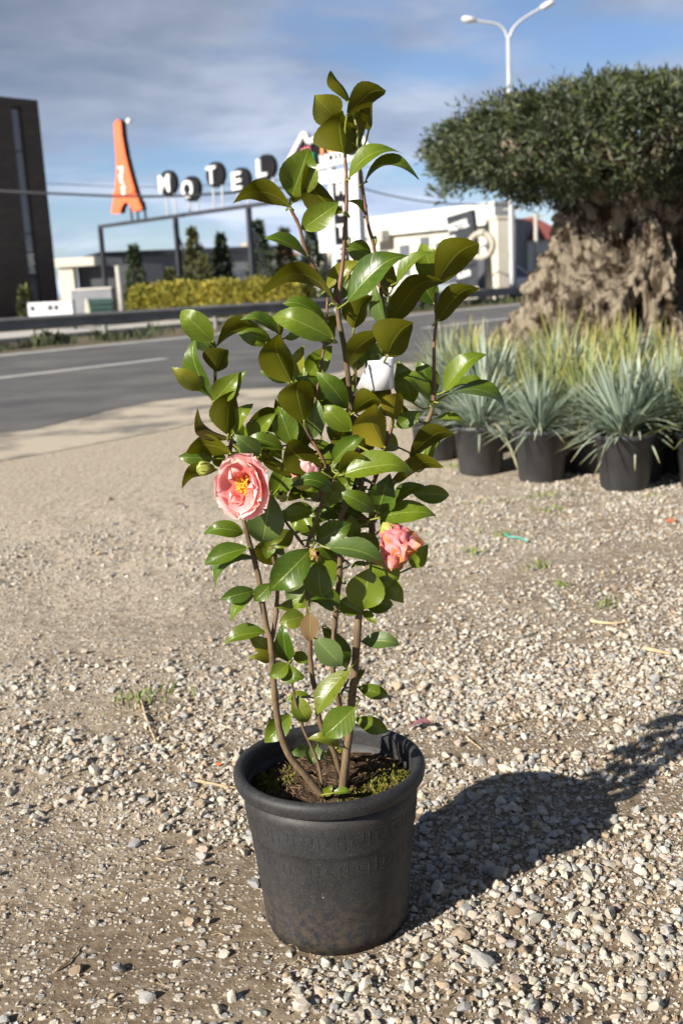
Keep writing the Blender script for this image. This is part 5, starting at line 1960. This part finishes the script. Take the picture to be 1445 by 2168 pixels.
def house(px0, px1, py_eave, py_ridge, Y, m_w, m_r, label, depth=6.0, name='house', chim=True, windows=()):
    A, B_ = at(px0, py_eave, Y), at(px1, py_eave, Y)
    w = Wall(A, B_)
    e = w.empty(name)
    tag(e, label, 'house')
    ze, zr_ = w.lp((px0 + px1) / 2, py_eave)[1], w.lp((px0 + px1) / 2, py_ridge)[1]
    mb = MB()
    mb.box(0, w.len, 0, depth, 0, ze)
    mb.build('wall', m_w, e)
    mb = MB()
    ov = .3
    L = w.len
    hip = min(L * .3, depth * .45)
    mb.add([(-ov, -ov, ze + .003), (L + ov, -ov, ze + .003), (L + ov, depth + ov, ze + .003), (-ov, depth + ov, ze + .003), (hip, depth / 2, zr_), (L - hip, depth / 2, zr_)],
           [(0, 1, 5, 4), (1, 2, 5), (2, 3, 4, 5), (3, 0, 4), (3, 2, 1, 0)])
    rf = mb.build('roof', m_r, e)
    if chim:
        mb = MB()
        mb.box(hip + .2, hip + .7, depth / 2 - .7, depth / 2 - .2, ze + .3, zr_ + .6)
        mb.build('chimney', m_w, rf)
    for x, z, a, c in windows:
        mb = MB()
        mb.box(x, x + a, -.03, .05, z, z + c)
        mb.build('window', m_glass, e)
    return e, w


house(478, 560, 545, 527, 92, m_cream, m_tile, 'far house with orange tiled roof between the conifers')
house(565, 625, 540, 524, 95, m_cream, m_tile, 'far house with orange roof right of the tallest conifer', chim=False)

# --- white motel building on the right
ww = Wall(at(672, 476, 60), at(1046, 424, 49))
e = ww.empty('white_building')
tag(e, 'long white flat-roofed building with high parapet behind the guardrail', 'building')
zt = (ww.lp(675, 476)[1] + ww.lp(1040, 425)[1]) / 2
zm = ww.lp(800, 500)[1]
mb = MB()
mb.box(0, ww.len, .3, 1.3, 0, zm)
mb.build('wall', m_cream, e)
xs = [0] + [ww.lp(px, 470)[0] for px in (780, 911)] + [ww.len]
for a, c in zip(xs, xs[1:]):
    mb = MB()
    mb.box(a + .03, c - .03, .0, 1.2, zm + .003, zt)
    mb.build('parapet_panel', m_wall, e)
mb = MB()
mb.box(.1, ww.len - .1, .12, 1.1, zm + .01, zt - .06)
mb.build('parapet_core', m_gry, e)
for px, py, w_, h_ in ((702, 560, .9, 1.1), (800, 556, .9, 1.1), (848, 552, .7, 1.5), (890, 520, .6, .8), (930, 560, 1.0, 2.0), (1030, 500, .8, .9)):
    x, z = ww.lp(px, py)
    mb = MB()
    mb.box(x - w_ / 2, x + w_ / 2, .22, .295, z - h_ / 2, z + h_ / 2)
    wn = mb.build('window', m_glass, e)
    mb = MB()
    mb.box(x - w_ / 2 - .08, x + w_ / 2 + .08, .12, .293, z - h_ / 2 - .12, z - h_ / 2 - .003)
    mb.build('sill', m_wall, wn)
x, z = ww.lp(805, 478)
mb = MB()
mb.box(x - .5, x + .7, -.5, -.05, zm - .3, zm + .25)
mb.build('vent_box', m_cpole, e)
# wing and low wall before it
w2 = Wall(at(588, 560, 52), at(700, 545, 48))
e = w2.empty('garden_wall')
tag(e, 'cream stepped garden wall left of the pylon mast', 'wall')
for a, c, h_ in ((0, .33, 1.7), (.33, .66, 2.2), (.66, 1.0, 2.75)):
    mb = MB()
    mb.box(w2.len * a + .005, w2.len * c - .005, 0, .35, 0, h_)
    mb.build('panel', m_cream, e)
w3 = Wall(at(1030, 470, 48.5), at(1052, 468, 47.5))
e = w3.empty('cream_pier')
tag(e, 'narrow cream pier standing behind the stone ring', 'pier')
mb = MB()
mb.box(-.2, w3.len, 0, .8, 0, w3.lp(1035, 466)[1])
mb.build('shaft', m_cream, e)
mb = MB()
mb.box(-.25, w3.len + .05, -.05, .85, w3.lp(1035, 466)[1] + .003, w3.lp(1035, 466)[1] + .12)
mb.build('cap', m_cream, e)
# grey wing
w4 = Wall(at(1048, 470, 54.5), at(1086, 466, 54.2))
e = w4.empty('grey_wing')
tag(e, 'grey and white boxy building between the cream pier and the lamp pole', 'building')
zt = w4.lp(1060, 462)[1]
mb = MB()
mb.box(-.5, w4.len, 0, 6, 0, zt)
mb.build('wall', m_gry, e)
mb = MB()
mb.box(-.5, w4.len * .6, -.3, -.003, w4.lp(1060, 508)[1], zt - .05)
mb.build('white_panel', m_wall, e)
mb = MB()
mb.box(-.3, w4.len + .05, -.6, -.003, w4.lp(1060, 524)[1], w4.lp(1060, 511)[1])
mb.build('canopy', m_stl, e)
mb = MB()
mb.box(w4.len * .35, w4.len * .75, -.06, -.003, 0.05, 2.2)
mb.build('door', m_mar, e)

# --- slanted dark sign with a stone ring
sw = Wall(at(945, 600, 49), at(1030, 592, 47))
e = sw.empty('slab_sign')
tag(e, 'dark slanted slab sign with white lettering in front of the white building', 'sign')
P = [sw.lp(*q) for q in ((944, 460), (998, 444), (1004, 500), (1012, 606), (968, 612))]
mb = MB()
mb.prism(P[::-1], 0, .22)
mb.build('slab', m_stl, e)
for t, px, py, wd, h_ in (('MOTEL', 972, 477, 1.25, .36), ('Mi', 960, 504, .3, .24), ('Lon', 983, 578, .8, .38)):
    x, z = sw.lp(px, py)
    put_text(t, m_wht, e, x, -.04, z, h_, wd, .03, .035, 0, math.radians(8), 'lettering')
rg = Wall(at(988, 520, 46), at(1045, 515, 45.5))
m_ring = pm('stone_ring', (0.33, 0.30, 0.24), (0.45, 0.42, 0.35), scale=4, rough=.85, bump=.3, bscale=14)
ex, ez = rg.lp(1018, 520)
r_out = (rg.lp(1018, 487)[1] - rg.lp(1018, 553)[1]) / 2
ro = empty('stone_ring', rg.o + rg.e * ex, rg.rz)
tag(ro, 'upright stone coloured ring mounted in front of the slab sign', 'ring')
mb = MB()
n, mseg = 44, 10
vs = []
for i in range(n):
    a = 2 * PI * i / n
    for k in range(mseg):
        c = 2 * PI * k / mseg
        q = r_out - .13 + .13 * math.cos(c)
        vs.append((q * math.cos(a), .16 * math.sin(c), ez + q * math.sin(a)))
mb.add(vs, [(i * mseg + k, i * mseg + (k + 1) % mseg, ((i + 1) % n) * mseg + (k + 1) % mseg, ((i + 1) % n) * mseg + k) for i in range(n) for k in range(mseg)])
mb.build('ring', m_ring, ro, smooth=True)
mb = MB()
mb.box(-.15, .15, -.12, .12, 0, ez - r_out + .1)
mb.build('stand', m_stl, ro)
q = rg.lp(1024, 505)
mb = MB()
mb.lathe([(.001, .0), (.18, .02), (.2, .18), (.12, .34), (.001, .38)], 14, q[0] - ex, 0)
wb = mb.build('globe', m_wht, ro, (0, 0, ez - .05), True)
mb = MB()
mb.box(q[0] - ex - .10, q[0] - ex + .10, -.08, .08, ez - r_out + .22, ez - .06)
mb.build('core', m_pole, ro)

# --- red-roofed house and utility poles
e, hw_ = house(1082, 1200, 508, 452, 58, m_wall, m_mar, 'white house with maroon hipped roof beside the olive trunk', 8.0, 'house', False, ((1.2, 1.0, .9, 1.1),))
for px, ptop, Y, lab in ((1084, 432, 47.5, 'thin concrete utility pole nearest the white parked car'), (1133, 448, 50, 'thin concrete utility pole in front of the maroon roof')):
    t_ = at(px, ptop, Y)
    e = empty('utility_pole', (t_.x, t_.y, 0))
    tag(e, lab, 'utility pole', 'utility poles beyond the road')
    mb = MB()
    mb.tube([(0, 0, 0), (0, 0, t_.z)], [.13, .08], 10)
    mb.build('pole', m_cpole, e, smooth=True)
    mb = MB()
    mb.box(-.4, .4, -.04, .04, t_.z - .25, t_.z - .17)
    mb.build('crossarm', m_cpole, e)

# --- cables
m_cab = pm('black_cable', (0.02, 0.022, 0.028), (0.03, 0.03, 0.035), scale=1, rough=.6)
for pts, r_, lab in (([((-60, 400), 47), ((100, 409), 46), ((330, 416), 46), ((560, 402), 46), ((700, 380), 46)], .05, 'thick dark cable crossing the sky behind the tower sign'),
                     ([((90, 388), 62), ((300, 396), 62), ((560, 384), 62), ((800, 350), 62)], .02, 'thin faint cable crossing the sky above the thick one'),
                     ([((700, 372), 44), ((800, 408), 44), ((930, 430), 44), ((1084, 436), 47.5), ((1133, 450), 50)], .028, 'dark cable sagging from the pylon sign to the utility poles')):
    P = [at(*p, y) for p, y in pts]
    mb = MB()
    mb.tube([c - P[0] for c in catmull(P, 6)], r_, 6)
    tag(mb.build('cable', m_cab, None, P[0]), lab, 'cable')

# --- parked cars behind the guardrail
m_cwht = pm('white_car_paint', (0.70, 0.70, 0.70), (0.74, 0.74, 0.74), scale=.5, rough=.25)
m_cblu = pm('silver_blue_car_paint', (0.34, 0.38, 0.45), (0.38, 0.42, 0.5), scale=.5, rough=.3)
m_tyre = pm('tyre_rubber', (0.02, 0.02, 0.02), (0.035, 0.035, 0.035), scale=6, rough=.9)


def car(loc, rz, m_c, label):
    e = empty('parked_car', loc, rz)
    tag(e, label, 'car', 'cars parked beyond the guardrail')
    mb = MB()
    mb.prism([(-2.1, .28), (2.05, .28), (2.1, .55), (2.0, .74), (1.05, .88), (-1.85, .92), (-2.12, .8)][::1], -.85, .85)
    mb.build('body', m_c, e, smooth=False)
    # cabin tapers inwards
    lo2 = [(-1.75, .923), (1.02, .883), (.35, 1.40), (-1.15, 1.42)]
    mb = MB()
    v = [(lo2[0][0], -.8, lo2[0][1]), (lo2[1][0], -.8, lo2[1][1]), (lo2[1][0], .8, lo2[1][1]), (lo2[0][0], .8, lo2[0][1]),
         (lo2[3][0], -.6, lo2[3][1]), (lo2[2][0], -.6, lo2[2][1]), (lo2[2][0], .6, lo2[2][1]), (lo2[3][0], .6, lo2[3][1])]
    mb.add(v, [(0, 1, 5, 4), (1, 2, 6, 5), (2, 3, 7, 6), (3, 0, 4, 7)])
    mb.build('windows', m_glass, e)
    mb = MB()
    mb.box(-1.18, .38, -.63, .63, 1.423, 1.47)
    for s in (-1, 1):
        mb.tube([(-1.75, s * .8, .93), (-1.15, s * .605, 1.44)], .05, 5)
        mb.tube([(1.02, s * .8, .89), (.35, s * .605, 1.42)], .04, 5)
        mb.tube([(-.35, s * .80, .92), (-.35, s * .61, 1.43)], .04, 5)
    mb.build('roof', m_c, e)
    for x in (-1.3, 1.35):
        for s in (-1, 1):
            mb = MB()
            mb.tube([(x, s * .66, .32), (x, s * .89, .32)], .32, 16)
            w = mb.build('wheel', m_tyre, e)
            mb = MB()
            mb.tube([(x, s * .893, .32), (x, s * .905, .32)], .19, 12)
            mb.build('rim', m_pole, w)
    for s in (-1, 1):
        mb = MB()
        mb.box(2.0, 2.115, s * .72 - .13, s * .72 + .13, .58, .72)
        mb.build('headlight', m_wht, e)


c1, c2 = at(1072, 608, 55), at(955, 612, 52)
car((c1.x, c1.y, .0), math.radians(20), m_cwht, 'white car parked at the foot of the utility pole')
car((c2.x, c2.y, .0), math.radians(8), m_cblu, 'silver-blue car parked before the slab sign')
